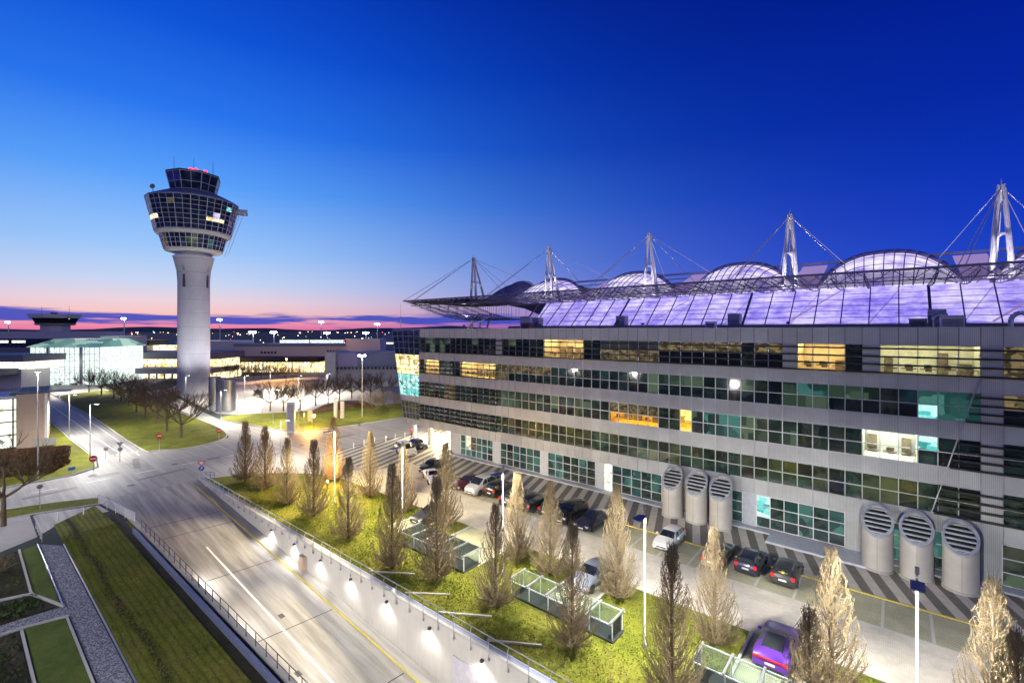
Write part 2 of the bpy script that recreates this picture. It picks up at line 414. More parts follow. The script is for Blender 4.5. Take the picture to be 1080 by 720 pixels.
# plinth slab and ledge along the facade
MB().box(-54.5, 20, 51.0, 52.0, 0, .16).struct('plinth_step', M['panel_light'])
MB().box(-9.4, -1.6, 48.9, 50.99, 0, .2).struct('entrance_slab', M['panel_light'])
# forecourt pavement far left
MB().sheet([(-119.5, 44.5), (-114, 53.5), (-108.5, 66), (-100.5, 95), (-100, 130), (-215, 130), (-215, 60), (-190, 47), (-150, 43), (-125, 41)], .008).struct('forecourt', M['paving'])
MB().sheet([(-220, -10), (-220, 14), (-215, 20.6), (-200, 21), (-200, 42), (-235, 60), (-260, 30)], .007).struct('forecourt_drive', M['paving'])

# ------------------------------------------------------------------ lawns (raised 0.1 m, kerbed)
def lawn(poly, mat='grass', z=.1, kerb=True, name='lawn', bumps=0.):
    b = MB().prism(poly, -.02, z); b.struct(name, M[mat])
    if kerb: MB().kerb(poly, .18, 0, z + .03, True).struct('kerb', M['kerb'])
isl_l = smooth_curve([(-98.4, 20.6), (-142, 21.1), (-189, 20.8), (-199, 25), (-197, 36), (-150, 36), (-118, 35.6), (-104, 34.9), (-96.4, 33), (-93, 29), (-92.6, 25), (-94.8, 22)], 5, True)
lawn(isl_l)
lawn(smooth_curve([(-117, 39), (-104, 40.6), (-93, 43.2), (-89, 48.5), (-87, 65), (-86.4, 95), (-99, 96), (-107.6, 66), (-113.5, 53), (-119, 44)], 5, True))
lawn([(-87.3, -12), (-87.2, 4.2), (-87.3, 10.6), (-89.8, 13.7), (-96, 14.5), (-117, 14.2), (-150, 14.3), (-205, 14.2), (-205, 11), (-125, 4), (-125, -12)])
# green verge between the street and the beds
lawn([(-76.6, -8), (-76.5, 3.7), (-75.1, 8), (-73.3, 11.2), (-72, 12.0), (-70.6, 11.2), (-72.2, 6), (-73., 0), (-73.6, -8)], 'grass', .08)
# main lawn between retaining wall and access lane, with notched bays
notch = [(-39.6, -36.6), (-33.2, -27.2), (-20.2, -17.0), (-7.3, -3.9)]
poly = [(-71.2, 22.0), (-70.2, 24.5), (-67, 29), (-62, 32.6), (-57.5, 33.7)]
for a, b in notch: poly += [(a, 33.8), (a, 28.4), (b, 28.4), (b, 33.8)]
poly += [(25, 33.8), (25, 21.95)]
lawn(poly, 'grass', .1, False)
MB().kerb(poly[:-2] + [(25, 33.8)], .18, 0, .14).struct('kerb', M['kerb'])
bs = MB()
for a, b in notch: bs.sheet([(a, 28.3), (b, 28.3), (b, 33.9), (a, 33.9)], .016)
bs.struct('lawn_bays', M['bay'])
# low concrete steps across the lawn
for k, (a, b, lab) in enumerate([((-33.4, 22.1), (-30.2, 24.2), 'farthest'), ((-28.6, 22.0), (-25.8, 24.), 'second'), ((-24.8, 22.0), (-21.6, 24.), 'third'), ((-20.2, 22.), (-17.2, 23.8), 'nearest')]):
    P(MB().bar((*a, .11), (*b, .11), .14, .16).build('low_wall', M['concrete']), f'{lab} of four short low concrete upstands crossing the lawn beside the railing', 'low wall', 'low concrete upstands in the lawn')

# ------------------------------------------------------------------ sunken lane
rp = MB(); xsr = [TX0 + k * (TX1 - TX0) / 40 for k in range(41)]
vs = [p for x in xsr for p in ((x, TY0, rz_(x)), (x, TY1, rz_(x)))]
rp.add(vs, [(2 * k, 2 * k + 2, 2 * k + 3, 2 * k + 1) for k in range(40)])
rp.struct('ramp_lane', M['ramp'])
def onramp(name, mat, x0, x1, y, w, h0=.004, h1=.012):
    b = MB(); m = 12
    for k in range(m):
        xa, xb = x0 + (x1 - x0) * k / m, x0 + (x1 - x0) * (k + 1) / m
        vs = [(x, yy, rz_(x) + hh) for hh in (h0, h1) for x, yy in ((xa, y - w / 2), (xb, y - w / 2), (xb, y + w / 2), (xa, y + w / 2))]
        b.add(vs, [(0, 3, 2, 1), (4, 5, 6, 7), (0, 1, 5, 4), (1, 2, 6, 5), (2, 3, 7, 6), (3, 0, 4, 7)])
    return b.struct(name, mat)
onramp('lane_line', M['white'], -53, -4, 16.4, .16)
onramp('ramp_footway', M['ramp'], -68.5, 40, 20.86, .86, -.02, .09)
onramp('yellow_line', M['yellow'], -69.5, 40, 20.36, .07, .0, .1)
dg = MB()
for x in (-61, -57.5, -47, -36.5, -27):
    dg.bar((x, 12.6, rz_(x) + .006), (x + .6, 20.2, rz_(x + .6) + .006), .09, .006)
dg.struct('lane_joint', M['bronze'])
for i, (x, y) in enumerate([(-54.5, 13.4), (-38, 17.), (-31.5, 15.2)]):
    P(MB().cbox((x, y, rz_(x) + .012), (.7, .35, .02)).build('drain_grate', M['dark_steel']), ['dark drain grate in the lane beside the left fence', 'dark drain grate near the white lane line', 'dark drain grate in the middle of the lower lane'][i], 'drain grate', 'drain grates in the sunken lane')

rw = thing('retaining_wall', 'long pale concrete retaining wall on the lawn side of the sunken lane', 'wall', (-30, 21.5, 0))
b = MB(); m = 30
for k in range(m):
    xa, xb = -71.6 + k * (25 + 71.6) / m, -71.6 + (k + 1) * (25 + 71.6) / m
    vs = [(xa, 21.3, rz_(xa) - .3), (xb, 21.3, rz_(xb) - .3), (xb, 21.3, .06), (xa, 21.3, .06), (xa, 21.62, rz_(xa) - .3), (xb, 21.62, rz_(xb) - .3), (xb, 21.62, .06), (xa, 21.62, .06)]
    b.add(vs, [(0, 1, 2, 3), (3, 2, 6, 7), (5, 4, 7, 6)])
b.build('wall_face', M['wall_white'], rw, world=True)
MB().box(-71.7, 25, 21.22, 21.44, .06, .2).build('coping', M['kerb'], rw, world=True)
MB().box(-71.7, 25, 21.44, 21.9, -.05, .12).build('gutter_channel', M['blue_steel'], rw, world=True)
for k in range(3):
    x0 = -22.6 + k * 2.5
    d = MB().box(x0, x0 + 2.3, 21.24, 21.3, rz_(x0) - .1, -1.5).build('wall_panel', M['lilac_panel'], rw, world=True)
MB().box(-43.2, -42.4, 20.9, 21.29, rz_(-43) + .08, rz_(-43) + 1.35).build('service_box', M['tan'], rw, world=True)
lw = thing('retaining_wall', 'concrete retaining wall below the dark fence on the left of the lane', 'wall', (-40, 12.4, 0))
MB().box(-72, 45, 12.1, 12.5, -10, .12).build('wall_face', M['wall_white'], lw, world=True)
MB().box(-72, 45, 12.08, 12.54, .12, .16).build('coping', M['kerb'], lw, world=True)

def railing(name, label, pts_x, y, mat, top=1.05, nrails=4, step=1.55, lean=0., rail_r=.03, zbase=.1, post_r=.03, drop=0.):
    t = thing(name, label, 'railing' if name != 'lane_fence' else 'fence', (pts_x[0], y, 0))
    n = int((pts_x[1] - pts_x[0]) / step)
    for k in range(n + 1):
        x = pts_x[0] + k * step
        p = MB().tube((x, y, zbase - drop), (x, y, top - .15), post_r, n=6); p.tube((x, y, top - .15), (x, y - lean, top), post_r * .9, n=6)
        if drop: p.cbox((x, y, zbase - drop + .05), (.1, .1, .16))
        p.build('post', mat, t, world=True)
    MB().tube((pts_x[0], y - lean, top), (pts_x[1], y - lean, top), rail_r, n=6).build('top_rail', mat, t, world=True)
    for j in range(1, nrails):
        z = zbase + (top - .15 - zbase) * j / nrails
        MB().tube((pts_x[0], y, z), (pts_x[1], y, z), rail_r * .38 if nrails > 2 else rail_r, n=5).build('wire' if nrails > 2 else 'rail', mat, t, world=True)
    return t
railing('wall_railing', 'silver metal railing with thin wires on top of the pale retaining wall', (-70.5, 8), 21.2, M['steel'], drop=.45, lean=-.12)
railing('lane_fence', 'dark post and rail fence along the left edge of the sunken lane', (-58, 8), 12.3, M['dark_steel'], nrails=2, step=1.5, zbase=.1, rail_r=.025)
pf = thing('panel_fence', 'pale slatted metal fence panel at the far left start of the lane', 'fence', (-69.6, 11.2, 0))
a0, a1 = Vector((-70.6, 11.0, 0)), Vector((-60.8, 12.3, 0))
for k in range(5):
    p = a0.lerp(a1, k / 4); MB().tube((p.x, p.y, 0), (p.x, p.y, 1.15), .035).build('post', M['white_steel'], pf, world=True)
for k in range(4):
    b = MB(); p, q = a0.lerp(a1, k / 4), a0.lerp(a1, (k + 1) / 4)
    for j in range(7): b.bar((p.x, p.y, .25 + j * .14), (q.x, q.y, .25 + j * .14), .02, .075)
    b.build('slat_panel', M['white_steel'], pf, world=True)
er = thing('end_railing', 'short blue grey railing end at the lawn tip by the round blue sign', 'railing', (-70.6, 21.9, 0))
for k in range(3): MB().tube((-71 + k * .6, 21.9 + k * .3, 0), (-71 + k * .6, 21.9 + k * .3, 1.1), .04).build('post', M['blue_steel'], er, world=True)
b = MB()
for z in (.35, .7, 1.1): b.tube((-71, 21.9, z), (-69.8, 22.5, z), .03)
b.build('rail', M['blue_steel'], er, world=True)

# ------------------------------------------------------------------ lower left: verge, trench, gravel, beds
lawn([(-70.2, 10.6), (-66.5, 6.9), (10, 6.7), (10, 10.95), (-62, 10.95)], 'grass_dim', .06, False, 'mown_lawn')
MB().sheet([(-62, 10.5), (10, 10.4), (10, 11.55), (-60, 11.5), (-66, 11.3)], -.0 + .003).struct('trench_bed', M['groundcover'])  # flat dark strip; the shade of the trench is put into its colour
P(MB().box(-58, 10, 11.55, 11.75, 0, .42).build('edge_beam', M['blue_steel']), 'long low blue grey steel edge beam left of the lane fence', 'edge beam')
lawn([(-62, 11.78), (10, 11.78), (10, 12.07), (-62, 12.07)], 'grass', .06, False, 'verge_grass')
MB().sheet([(-61.8, 5.4), (-59.6, 6.75), (10, 6.55), (10, 5.35), (-44.6, 5.4), (-46.4, 5.4)], .02).struct('gravel_path', M['gravel'])
MB().sheet([(-46.4, 5.4), (-44.6, 5.4), (-44.9, 3.1), (-44.9, -6), (-46.6, -6), (-46.7, 3.1)], .021).struct('gravel_path', M['gravel'])
MB().kerb([(-59.8, 6.85), (10, 6.65)], .06, 0, .1).struct('steel_edging', M['steel'])
MB().kerb([(-61.6, 5.3), (-50.4, 5.3), (-46.5, 5.3)], .08, 0, .12).struct('steel_edging', M['steel'])
MB().kerb([(-61.2, 4.1), (-50.4, 4.0), (-46.4, 5.3)], .13, 0, .16).struct('kerb', M['kerb'])
MB().kerb([(-50.4, 4.0), (-51., 2.4), (-51.5, -4)], .13, 0, .16).struct('kerb', M['kerb'])
MB().kerb([(-44.5, 5.3), (-45.1, 3.1), (-45.2, -4)], .13, 0, .16).struct('kerb', M['kerb'])
MB().kerb([(-44.6, 3.1), (-30, 3.1)], .13, 0, .16).struct('kerb', M['kerb'])
MB().kerb([(-44.4, 5.25), (-30, 5.2)], .12, 0, .14).struct('kerb', M['kerb'])
lawn([(-61.1, 4.2), (-50.4, 4.1), (-46.7, 5.2), (-61.5, 5.2)], 'grass_bed', .07, False, 'bed_lawn')
lawn([(-44.4, 5.15), (-44.9, 3.25), (-25, 3.25), (-25, 5.1)], 'grass_bed', .07, False, 'bed_lawn')
lawn([(-61, 4.), (-50.5, 3.9), (-51.1, 2.4), (-51.6, -6), (-61, -6)], 'groundcover', .05, False, 'planting_bed')
lawn([(-50.2, 3.8), (-46.8, 5.), (-46.8, -6), (-51.4, -6)], 'groundcover', .05, False, 'planting_bed')
lawn([(-44.8, 2.95), (-25, 2.95), (-25, -6), (-44.8, -6)], 'groundcover', .05, False, 'planting_bed')
MB().sheet([(-73, -6), (-72.3, 5.6), (-64, 5.5), (-62.2, 3.0), (-62.2, -6)], .018).struct('terrace', M['concrete'])
MB().sheet([(-71.8, 6.2), (-70.2, 10.9), (-67, 11.3), (-66.5, 7.2), (-64.5, 5.8), (-71.6, 5.8)], .0185).struct('path', M['ramp'])
tr = railing('terrace_railing', 'short steel handrail at the terrace corner beside the planting beds', (-66.5, -61.8), 5.6, M['steel'], step=1.17, nrails=4)
for i, (px, py) in enumerate([(61.5, 548.5), (88, 543)]):
    x, y = at(px, py); t = thing('bollard', ['white bollard nearer the bare tree at the end of the mown lawn', 'white bollard nearer the pale slatted fence by the mown lawn'][i], 'bollard', (x, y, 0), 0, 'white bollards at the head of the mown lawn')
    MB().lathe([(.06, 0), (.06, .8), (.045, .84)], 8).build('post', M['white'], t)
    MB().lathe([(.1, 0), (.1, .03)], 8).build('base_plate', M['steel'], t)

# low evergreen cover in the planting beds
r_ = random.Random(5); b = MB()
for k in range(5200):
    reg = r_.choice(((-61, -51.4, -4, 3.8), (-50, -47, -4, 4.3), (-44.6, -28, -4, 2.8), (-44.6, -28, -4, 2.8)))
    q = Vector((r_.uniform(reg[0], reg[1]), r_.uniform(reg[2], reg[3]), r_.uniform(.06, .3))); wv = Vector((r_.uniform(-1, 1), r_.uniform(-1, 1), r_.uniform(-.4, .8))).normalized() * r_.uniform(.08, .16); uv = wv.orthogonal().normalized() * .06
    b.add([q - wv, q + uv, q + wv, q - uv], [(0, 1, 2, 3)])
b.build('ground_cover_plants', M['leaf_green'])['kind'] = 'stuff'

# real blades on the near lawns
def blades_on(name, n, regs, hmax, mats, seed):
    r_ = random.Random(seed); b = MB()
    tot = sum((x1 - x0) * (y1 - y0) for x0, x1, y0, y1 in regs)
    for x0, x1, y0, y1 in regs:
        for k in range(int(n * (x1 - x0) * (y1 - y0) / tot)):
            x, y = r_.uniform(x0, x1), r_.uniform(y0, y1)
            if name == 'lawn_blades' and any(a - .15 < x < c + .15 and y > 28.2 for a, c in notch): continue
            cl = math.sin(x * .9) * math.sin(y * 1.3 + x * .2) + r_.uniform(-.8, .8); h = hmax * r_.uniform(.4, 1.) * (1.25 if cl > .3 else .8)
            for q in range(2):
                a = r_.uniform(0, 6.28); w = r_.uniform(.02, .05); l = r_.uniform(-.1, .1), r_.uniform(-.1, .1)
                b.add([(x - w * math.cos(a), y - w * math.sin(a), .09), (x + w * math.cos(a), y + w * math.sin(a), .09), (x + l[0], y + l[1], .09 + h)], [(0, 1, 2)], 0 if cl > .1 else (1 if cl > -.55 else 2))
    b.build(name, mats)['kind'] = 'stuff'
gb = [bark('grass_blade_green', (.1, .13, .014), (.15, .185, .02)), bark('grass_blade_yellow', (.19, .195, .022), (.25, .245, .04)), bark('grass_blade_dry', (.17, .135, .04), (.23, .19, .07))]
blades_on('lawn_blades', 52000, [(-66, 6, 22.1, 26.8), (-60, 6, 26.8, 33.5)], .13, gb, 3)
blades_on('mown_blades', 9000, [(-62, -27, 6.9, 10.9)], .09, [gb[0], gb[0], gb[2]], 4)
# repairs in the asphalt and covers
pt_ = MB()
for x, y, a, w, l in ((-80, 8, .1, 1.1, 5), (-84, 14, .0, 1.6, 2.6), (-78.5, 19, .2, .9, 6), (-82, 27, -.1, 1.4, 3), (-88, 18, 1.4, .8, 7), (-100, 17.2, 1.5, 1., 9), (-77, 33, .1, 1., 4), (-80, 47, .15, 1.5, 5)):
    c, s_ = math.cos(a), math.sin(a); pt_.sheet([(x + c * dx - s_ * dy, y + s_ * dx + c * dy) for dx, dy in ((-w / 2, -l / 2), (w / 2, -l / 2), (w / 2, l / 2), (-w / 2, l / 2))], .0098)
pt_.struct('asphalt_patch', asphalt('dark_asphalt_patch', (.12, .118, .115), (.18, .175, .17)))
for i, (x, y) in enumerate(((-76, 15), (-83, 21.5), (-79.5, 39))):
    P(MB().lathe([(.42, .008), (.42, .018), (.36, .021)], 18, (x, y)).build('manhole_cover', M['dark_steel']), ['round manhole cover at the top of the sunken lane', 'round manhole cover in the middle of the junction', 'round manhole cover on the street before the striped paving'][i], 'manhole cover', 'manhole covers in the street')
# ------------------------------------------------------------------ office block
FY = 52.
MX0, MM = -63.5, 1.25
NMOD = 64
OX0, OX1 = -63.5, MX0 + NMOD * MM
ob = thing('office_block', 'long office block clad in ribbed grey metal with strips of windows facing the car park', 'office building', (-20, 60, 0))
bw = lambda mb, n, m, par=None, **k: mb.build(n, m, par or ob, world=True, **k)
bw(MB().box(OX0, OX1, 57., 67, 4.4, 19.9).box(-54.5, OX1, 57., 67, 0, 4.4), 'core_wall', M['lilac_panel'])
bw(MB().box(OX0, OX1, 52.3, 57, 19.6, 19.9).box(OX0, OX1, 52.3, 56.99, 4.4, 4.7).box(OX0, OX0 + .2, 52.3, 56.99, 4.7, 19.6).box(-54.5, -54.2, 52.3, 56.99, 0, 4.4), 'slab', M['lilac_panel'])
FL = {'W1': (4.85, 7.3), 'W2': (8.75, 11.2), 'W3': (12.6, 15.0), 'W4': (16.2, 18.75)}
for z0, z1 in ((3.45, 4.85), (7.3, 8.75), (11.2, 12.6), (15.0, 16.2), (18.75, 20.2)):
    x0 = OX0
    bw(MB().box(x0, OX1, FY - .06, FY + .3, z0, z1), 'spandrel_band', M['panel'])
bw(MB().box(OX0, OX1, FY - .1, FY + .34, 20.2, 20.26), 'parapet_cap', M['steel'])
def diag(z): return 2.2 + (z - 4.3) * .25
# lit windows by floor, in spans of X along the facade
def span(floor, px0, px1): return (floor, atY(px0, FY), atY(px1, FY))
lit = [(span('W4', 575, 613), 'lit_warm', 'lit_warm'), (span('W4', 843, 890), 'lit_warm', 'lit_warm'), (span('W4', 911, 1033), 'lit_cream', 'lit_olive'), (span('W4', 1056, 1100), 'lit_cream', 'lit_cream'),
       (span('W4', 700, 783), 'lit_olive', 'glass3'), (span('W4', 630, 690), 'glass5', 'lit_olive'), (span('W4', 797, 842), 'lit_olive', 'glass3'),
       (span('W3', 450, 463), 'lit_warm', 'lit_warm'), (span('W3', 487, 523), 'lit_warm', 'lit_warm'), (span('W3', 526, 534), 'lit_warm', 'lit_warm'), (span('W3', 535, 580), 'lit_olive', 'glass1'),
       (span('W3', 840, 872), 'lit_dimteal', 'lit_dimgreen'), (span('W3', 690, 740), 'lit_dimgreen', 'glass1'),
       (span('W2', 644, 694), 'lit_olive', 'lit_yellow'), (span('W2', 723, 729), 'lit_yellow', 'lit_yellow'), (span('W2', 740, 780), 'lit_dimteal', 'lit_dimteal'), (span('W2', 909, 967), 'lit_white', 'lit_white'),
       (span('W2', 968, 986), 'lit_teal', 'glass2'), (span('W2', 780, 840), 'lit_dimgreen', 'lit_dimgreen'), (span('W2', 530, 560), 'lit_dimgreen', 'lit_dimgreen'), (span('W2', 470, 480), 'lit_warm', 'lit_warm'), (span('W3', 967, 988), 'lit_dimteal', 'lit_teal'), (span('W3', 988, 1030), 'lit_dimteal', 'lit_dimteal'),
       (span('W3', 1060, 1090), 'lit_olive', 'glass3')]
def mats_for(fl, x):
    for (f, a, b), m1, m2 in lit:
        if f == fl and min(a, b) <= x <= max(a, b): return m1, m2
    r = rnd.random()
    if fl == 'W4': m1 = rnd.choice(['glass3', 'glass1', 'lit_dimgreen', 'glass4'])
    elif fl == 'W1': m1 = rnd.choice(['glass1', 'glass3', 'glass1', 'glass4'])
    else: m1 = rnd.choice(['glass1', 'glass4', 'glass1', 'lit_dimgreen', 'glass2'])
    m2 = 'glass3' if r < .25 else ('glass1' if r < .7 else m1)
    return m1, m2
def pane_quads(mb, x0, x1, z0, zm, z1, y, s0, s1):
    mb.add([(x0, y, z0), (x1, y, z0), (x1, y, zm), (x0, y, zm)], [(0, 1, 2, 3)], s1)
    mb.add([(x0, y, zm), (x1, y, zm), (x1, y, z1), (x0, y, z1)], [(0, 1, 2, 3)], s0)
def frame_for(mb, x0, x1, z0, zm, z1, y):
    mb.box(x0 - .035, x0 + .035, y - .12, y - .005, z0, z1); mb.box(x0 + .036, x1 - .036, y - .1, y - .006, zm - .035, zm + .035)
    mb.box(x0 + .036, x1 - .036, y - .1, y - .006, z1 - .06, z1 - .003); mb.box(x0 + .036, x1 - .036, y - .1, y - .006, z0 + .003, z0 + .06)
M['room_glass'] = clear_glass('room_glass', (.92, .96, .93), .25)
ROOMS = [('W4', 575, 613, 'warm'), ('W4', 843, 890, 'warm'), ('W4', 911, 1033, 'cream'), ('W2', 644, 694, 'yellow'), ('W2', 909, 967, 'white'), ('W3', 487, 523, 'warm'), ('W3', 450, 463, 'warm')]
RC = {'warm': ((.75, .62, .38), (1., .78, .42), 42), 'cream': ((.7, .68, .5), (1., .93, .68), 22), 'yellow': ((.85, .5, .06), (1., .72, .2), 46), 'white': ((.8, .82, .72), (.97, 1., .86), 60)}
for fl, p0, p1, kd in ROOMS:
    a, c = sorted((atY(p0, FY), atY(p1, FY))); i0_ = round((a - MX0) / MM); i1_ = max(i0_ + 1, round((c - MX0) / MM)); x0, x1 = MX0 + i0_ * MM + .02, MX0 + i1_ * MM - .02
    z0, z1 = FL[fl]; z0 -= .25; z1 += .05; y0, y1 = FY + .32, FY + 4.2
    wc, lc, es = RC[kd]; wm = plain(kd + '_room_wall', wc, .7); k2 = kd + '_ceiling_light'
    b = MB(); b.add([(x0, y0, z0), (x1, y0, z0), (x1, y1, z0), (x0, y1, z0), (x0, y0, z1), (x1, y0, z1), (x1, y1, z1), (x0, y1, z1)], [(0, 1, 2, 3), (4, 7, 6, 5), (3, 2, 6, 7), (0, 3, 7, 4), (1, 5, 6, 2)])
    rm_ = bw(b, 'lit_room', wm)
    ls = MB(); fu = MB(); x = x0 + .2
    while x < x1 - .8:
        ls.box(x, x + .7, y0 + .5, y0 + .75, z1 - .06, z1 - .03).box(x, x + .7, y0 + 2.2, y0 + 2.45, z1 - .06, z1 - .03)
        r_ = rnd.random()
        if r_ < .6: fu.box(x, x + rnd.uniform(.6, 1.), y1 - .45, y1 - .03, z0 + .01, z0 + rnd.uniform(1., 2.1))
        fu.box(x - .05, x + .95, y0 + .5, y0 + 1.2, z0 + .68, z0 + .74); fu.box(x + .2, x + .65, y0 + .75, y0 + .8, z0 + .76, z0 + 1.1)
        if r_ > .4: fu.box(x + .3, x + .75, y0 + 1.4, y0 + 1.5, z0 + .45, z0 + 1.0)
        x += 1.25
    ls.build('ceiling_light', glow(k2, lc, es), rm_, world=True); fu.build('office_furniture', plain(kd + '_room_furniture', (.16, .12, .08), .6, var=.5), rm_, world=True)
ROOMX = [(fl, *sorted((MX0 + round((min(atY(p0, FY), atY(p1, FY)) - MX0) / MM) * MM, MX0 + max(round((min(atY(p0, FY), atY(p1, FY)) - MX0) / MM) + 1, round((max(atY(p0, FY), atY(p1, FY)) - MX0) / MM)) * MM)), kd) for fl, p0, p1, kd in ROOMS]
_mf = mats_for
def mats_for(fl, x):
    m = _mf(fl, x)
    for f, a, c, kd in ROOMX:
        if f == fl and a < x < c: return ('lit_olive' if kd == 'yellow' else 'room_glass', 'room_glass')
    return tuple(q if q not in ('lit_warm', 'lit_cream', 'lit_white', 'lit_yellow') or (fl, q) in (('W2', 'lit_yellow'),) else 'lit_olive' for q in m)
keys = ['room_glass', 'glass1', 'glass2', 'glass3', 'glass4', 'glass5', 'lit_warm', 'lit_cream', 'lit_yellow', 'lit_white', 'lit_teal', 'lit_dimteal', 'lit_dimgreen', 'lit_olive']
fieldP, fieldF = MB(), MB()
for i in range(NMOD):
    x0 = MX0 + i * MM; x1 = x0 + MM; xc = (x0 + x1) / 2
    px_panel = False
    for fl, (z0, z1) in FL.items():
        zm = (z0 + z1) / 2 + (.0 if fl != 'W4' else .15)
        right = fl != 'W4' and xc > diag((z0 + z1) / 2)
        y = FY + (.2 if (right or fl == 'W4') else .06)
        solid = (fl == 'W4' and (-8.9 < xc < -7.6 or -1.9 < xc < -.6 or -45.9 < xc < -44.7 or 5. < xc < 6.4)) or (right and 5. < xc < 6.4)
        if solid:
            bw(MB().box(x0, x1, FY + .0, FY + .3, z0, z1), 'infill_panel', M['panel']); continue
        m1, m2 = mats_for(fl, xc)
        if i >= NMOD - 25:
            pn = MB(); pane_quads(pn, x0, x1, z0, zm, z1, y, 0, 1)
            w = bw(pn, 'window', [M[m1], M[m2]])
            fr = MB(); frame_for(fr, x0, x1, z0, zm, z1, y); fr.build('frame', M['steel'], w, world=True)
        else:
            pane_quads(fieldP, x0, x1, z0, zm, z1, y, keys.index(m1), keys.index(m2)); frame_for(fieldF, x0, x1, z0, zm, z1, y)
fo = bw(fieldP, 'window_field', [M[k] for k in keys]); fo['kind'] = 'stuff'
fieldF.build('frame', M['steel'], fo, world=True)['kind'] = 'stuff'
# continuous thin fins over the spandrels in line with the window frames
fin = MB()
for i in range(NMOD + 1):
    x = MX0 + i * MM
    for z0, z1 in ((3.45, 4.85), (7.3, 8.75), (11.2, 12.6), (15.0, 16.2)):
        fin.box(x - .025, x + .025, FY - .1, FY - .061, z0, z1)
fo = bw(fin, 'fin', M['steel']); fo['kind'] = 'stuff'
# louvre blades
def blades(x0f, x1, z0, z1, n=4):
    for k in range(n):
        z = z0 + (z1 - z0) * (k + .15) / (n - .35)
        x0 = x0f(z) if callable(x0f) else x0f
        bw(MB().box(x0, x1, FY - .42, FY - .14, z - .07, z + .07), 'louvre_blade', M['bronze'])
blades(OX0, OX1, 16.2, 18.75)
for fl in ('W1', 'W2', 'W3'):
    blades(OX0, -45.6, *FL[fl]); blades(lambda z: diag(z) + .12, OX1, *FL[fl])
bw(MB().bar((diag(4.0), FY - .16, 4.0), (diag(16.3), FY - .16, 16.3), .045, .08), 'diagonal_trim', M['steel'])
# ground floor: glazing between light panels, spans measured along the facade
secs = [(477, 486, 'p'), (486, 520, 'g'), (520, 528, 'p'), (528, 570, 'g'), (570, 578, 'p'), (578, 628, 'g'), (628, 637, 'p'), (637, 646, 'door'), (646, 698, 'g'), (698, 772, 'p'), (772, 783, 'g'), (783, 798, 'p'), (798, 891, 'g'),
        (891, 912, 'p'), (912, 938, 'p'), (938, 953, 'g'), (953, 980, 'p'), (980, 996, 'g'), (996, 1057, 'p'), (1057, 1140, 'g')]
gk = 0
for p0, p1, ty in secs:
    x0, x1 = atY(p0, FY), atY(p1, FY); gk += 1
    if ty == 'p': bw(MB().box(x0 + .003, x1 - .003, FY - .03, FY + .3, .16, 3.45), 'wall_panel', M['panel_light'] if gk < 9 or gk == 12 else M['panel']); continue
    if ty == 'door':
        d = bw(MB().box(x0 + .06, x1 - .06, FY + .02, FY + .1, .16, 3.4), 'door', M['lit_white'])
        f = MB()
        for z in (1.2, 2.3): f.box(x0 + .06, x1 - .06, FY - .03, FY + .019, z - .03, z + .03)
        f.build('frame', M['steel'], d, world=True); continue
    n = max(1, round((x1 - x0) / 1.25)); w = (x1 - x0) / n
    for k in range(n):
        a, b = x0 + k * w, x0 + (k + 1) * w
        z0, z1 = .22, 3.42; r = rnd.random()
        mm = 'lit_dimteal' if r < .55 else ('glass2' if r < .8 else 'glass1')
        low = mm if rnd.random() < .4 else 'glass1'
        if p0 == 486: mm, low = rnd.choice(['lit_olive', 'lit_dimteal', 'lit_cream']), 'lit_dimteal'
        if p0 == 1057: mm, low = 'glass4', 'lit_dimgreen'
        if p0 == 798 and k < 2: mm = 'lit_teal' if k == 0 else mm
        pn = MB(); pane_quads(pn, a, b, z0, z0 + 1.05, z1, FY + .05, 0, 1)
        win = bw(pn, 'window', [M[mm], M[low]])
        fr = MB(); y = FY + .05
        fr.box(a - .03, a + .03, y - .11, y - .004, z0, z1); fr.box(b - .03, b + .03, y - .108, y - .005, z0 + .002, z1 - .002) if k == n - 1 else None
        for z in (z0 + 1.05, z0 + 2.12, z1 - .03, z0 + .03): fr.box(a + .031, b - .031, y - .1, y - .005, z - .03, z + .03)
        fr.build('frame', M['white_steel'], win, world=True)
# glazed raking corner at the street end
def cornx(z): return -68.0 - (z - 4.4) * .222
bw(MB().prism([(-63.52, 52.), (-68, 52.), (-68, 61.9), (-63.52, 61.9)], 3.4, 4.4), 'corner_soffit', M['panel'])
rows = [(4.4, 7.4, 'glass4', 3), (7.4, 8.4, 'panel_light', 1), (8.4, 12.2, 'lit_teal', 3), (12.2, 15.7, 'lit_warm', 4), (15.7, 20.0, 'glass_tower', 4)]
for z0, z1, m, nr in rows:
    b = MB(); a0, a1 = cornx(z0), cornx(z1)
    b.add([(a0, 52, z0), (-63.52, 52, z0), (-63.52, 52, z1), (a1, 52, z1), (a0, 62, z0), (a1, 62, z1), (-63.52, 62, z0), (-63.52, 62, z1)], [(0, 1, 2, 3), (4, 0, 3, 5), (6, 4, 5, 7), (3, 2, 7, 5)])
    o = bw(b, 'corner_glazing', M[m])
    f = MB()
    for k in range(nr + 1):
        z = z0 + (z1 - z0) * k / nr; f.bar((cornx(z), 51.95, z), (-63.55, 51.95, z), .06, .07); f.bar((cornx(z) - .03, 52, z), (cornx(z) - .03, 61.9, z), .06, .07)
    for k in range(6):
        u = k / 5; f.bar((a0 + (-63.6 - a0) * u, 51.93, z0), (a1 + (-63.6 - a1) * u, 51.93, z1), .07, .06)
    for k in range(1, 8):
        y = 52 + k * 1.25; f.bar((a0 - .04, y, z0), (a1 - .04, y, z1), .06, .06)
    f.build('mullion', M['steel'], o, world=True)
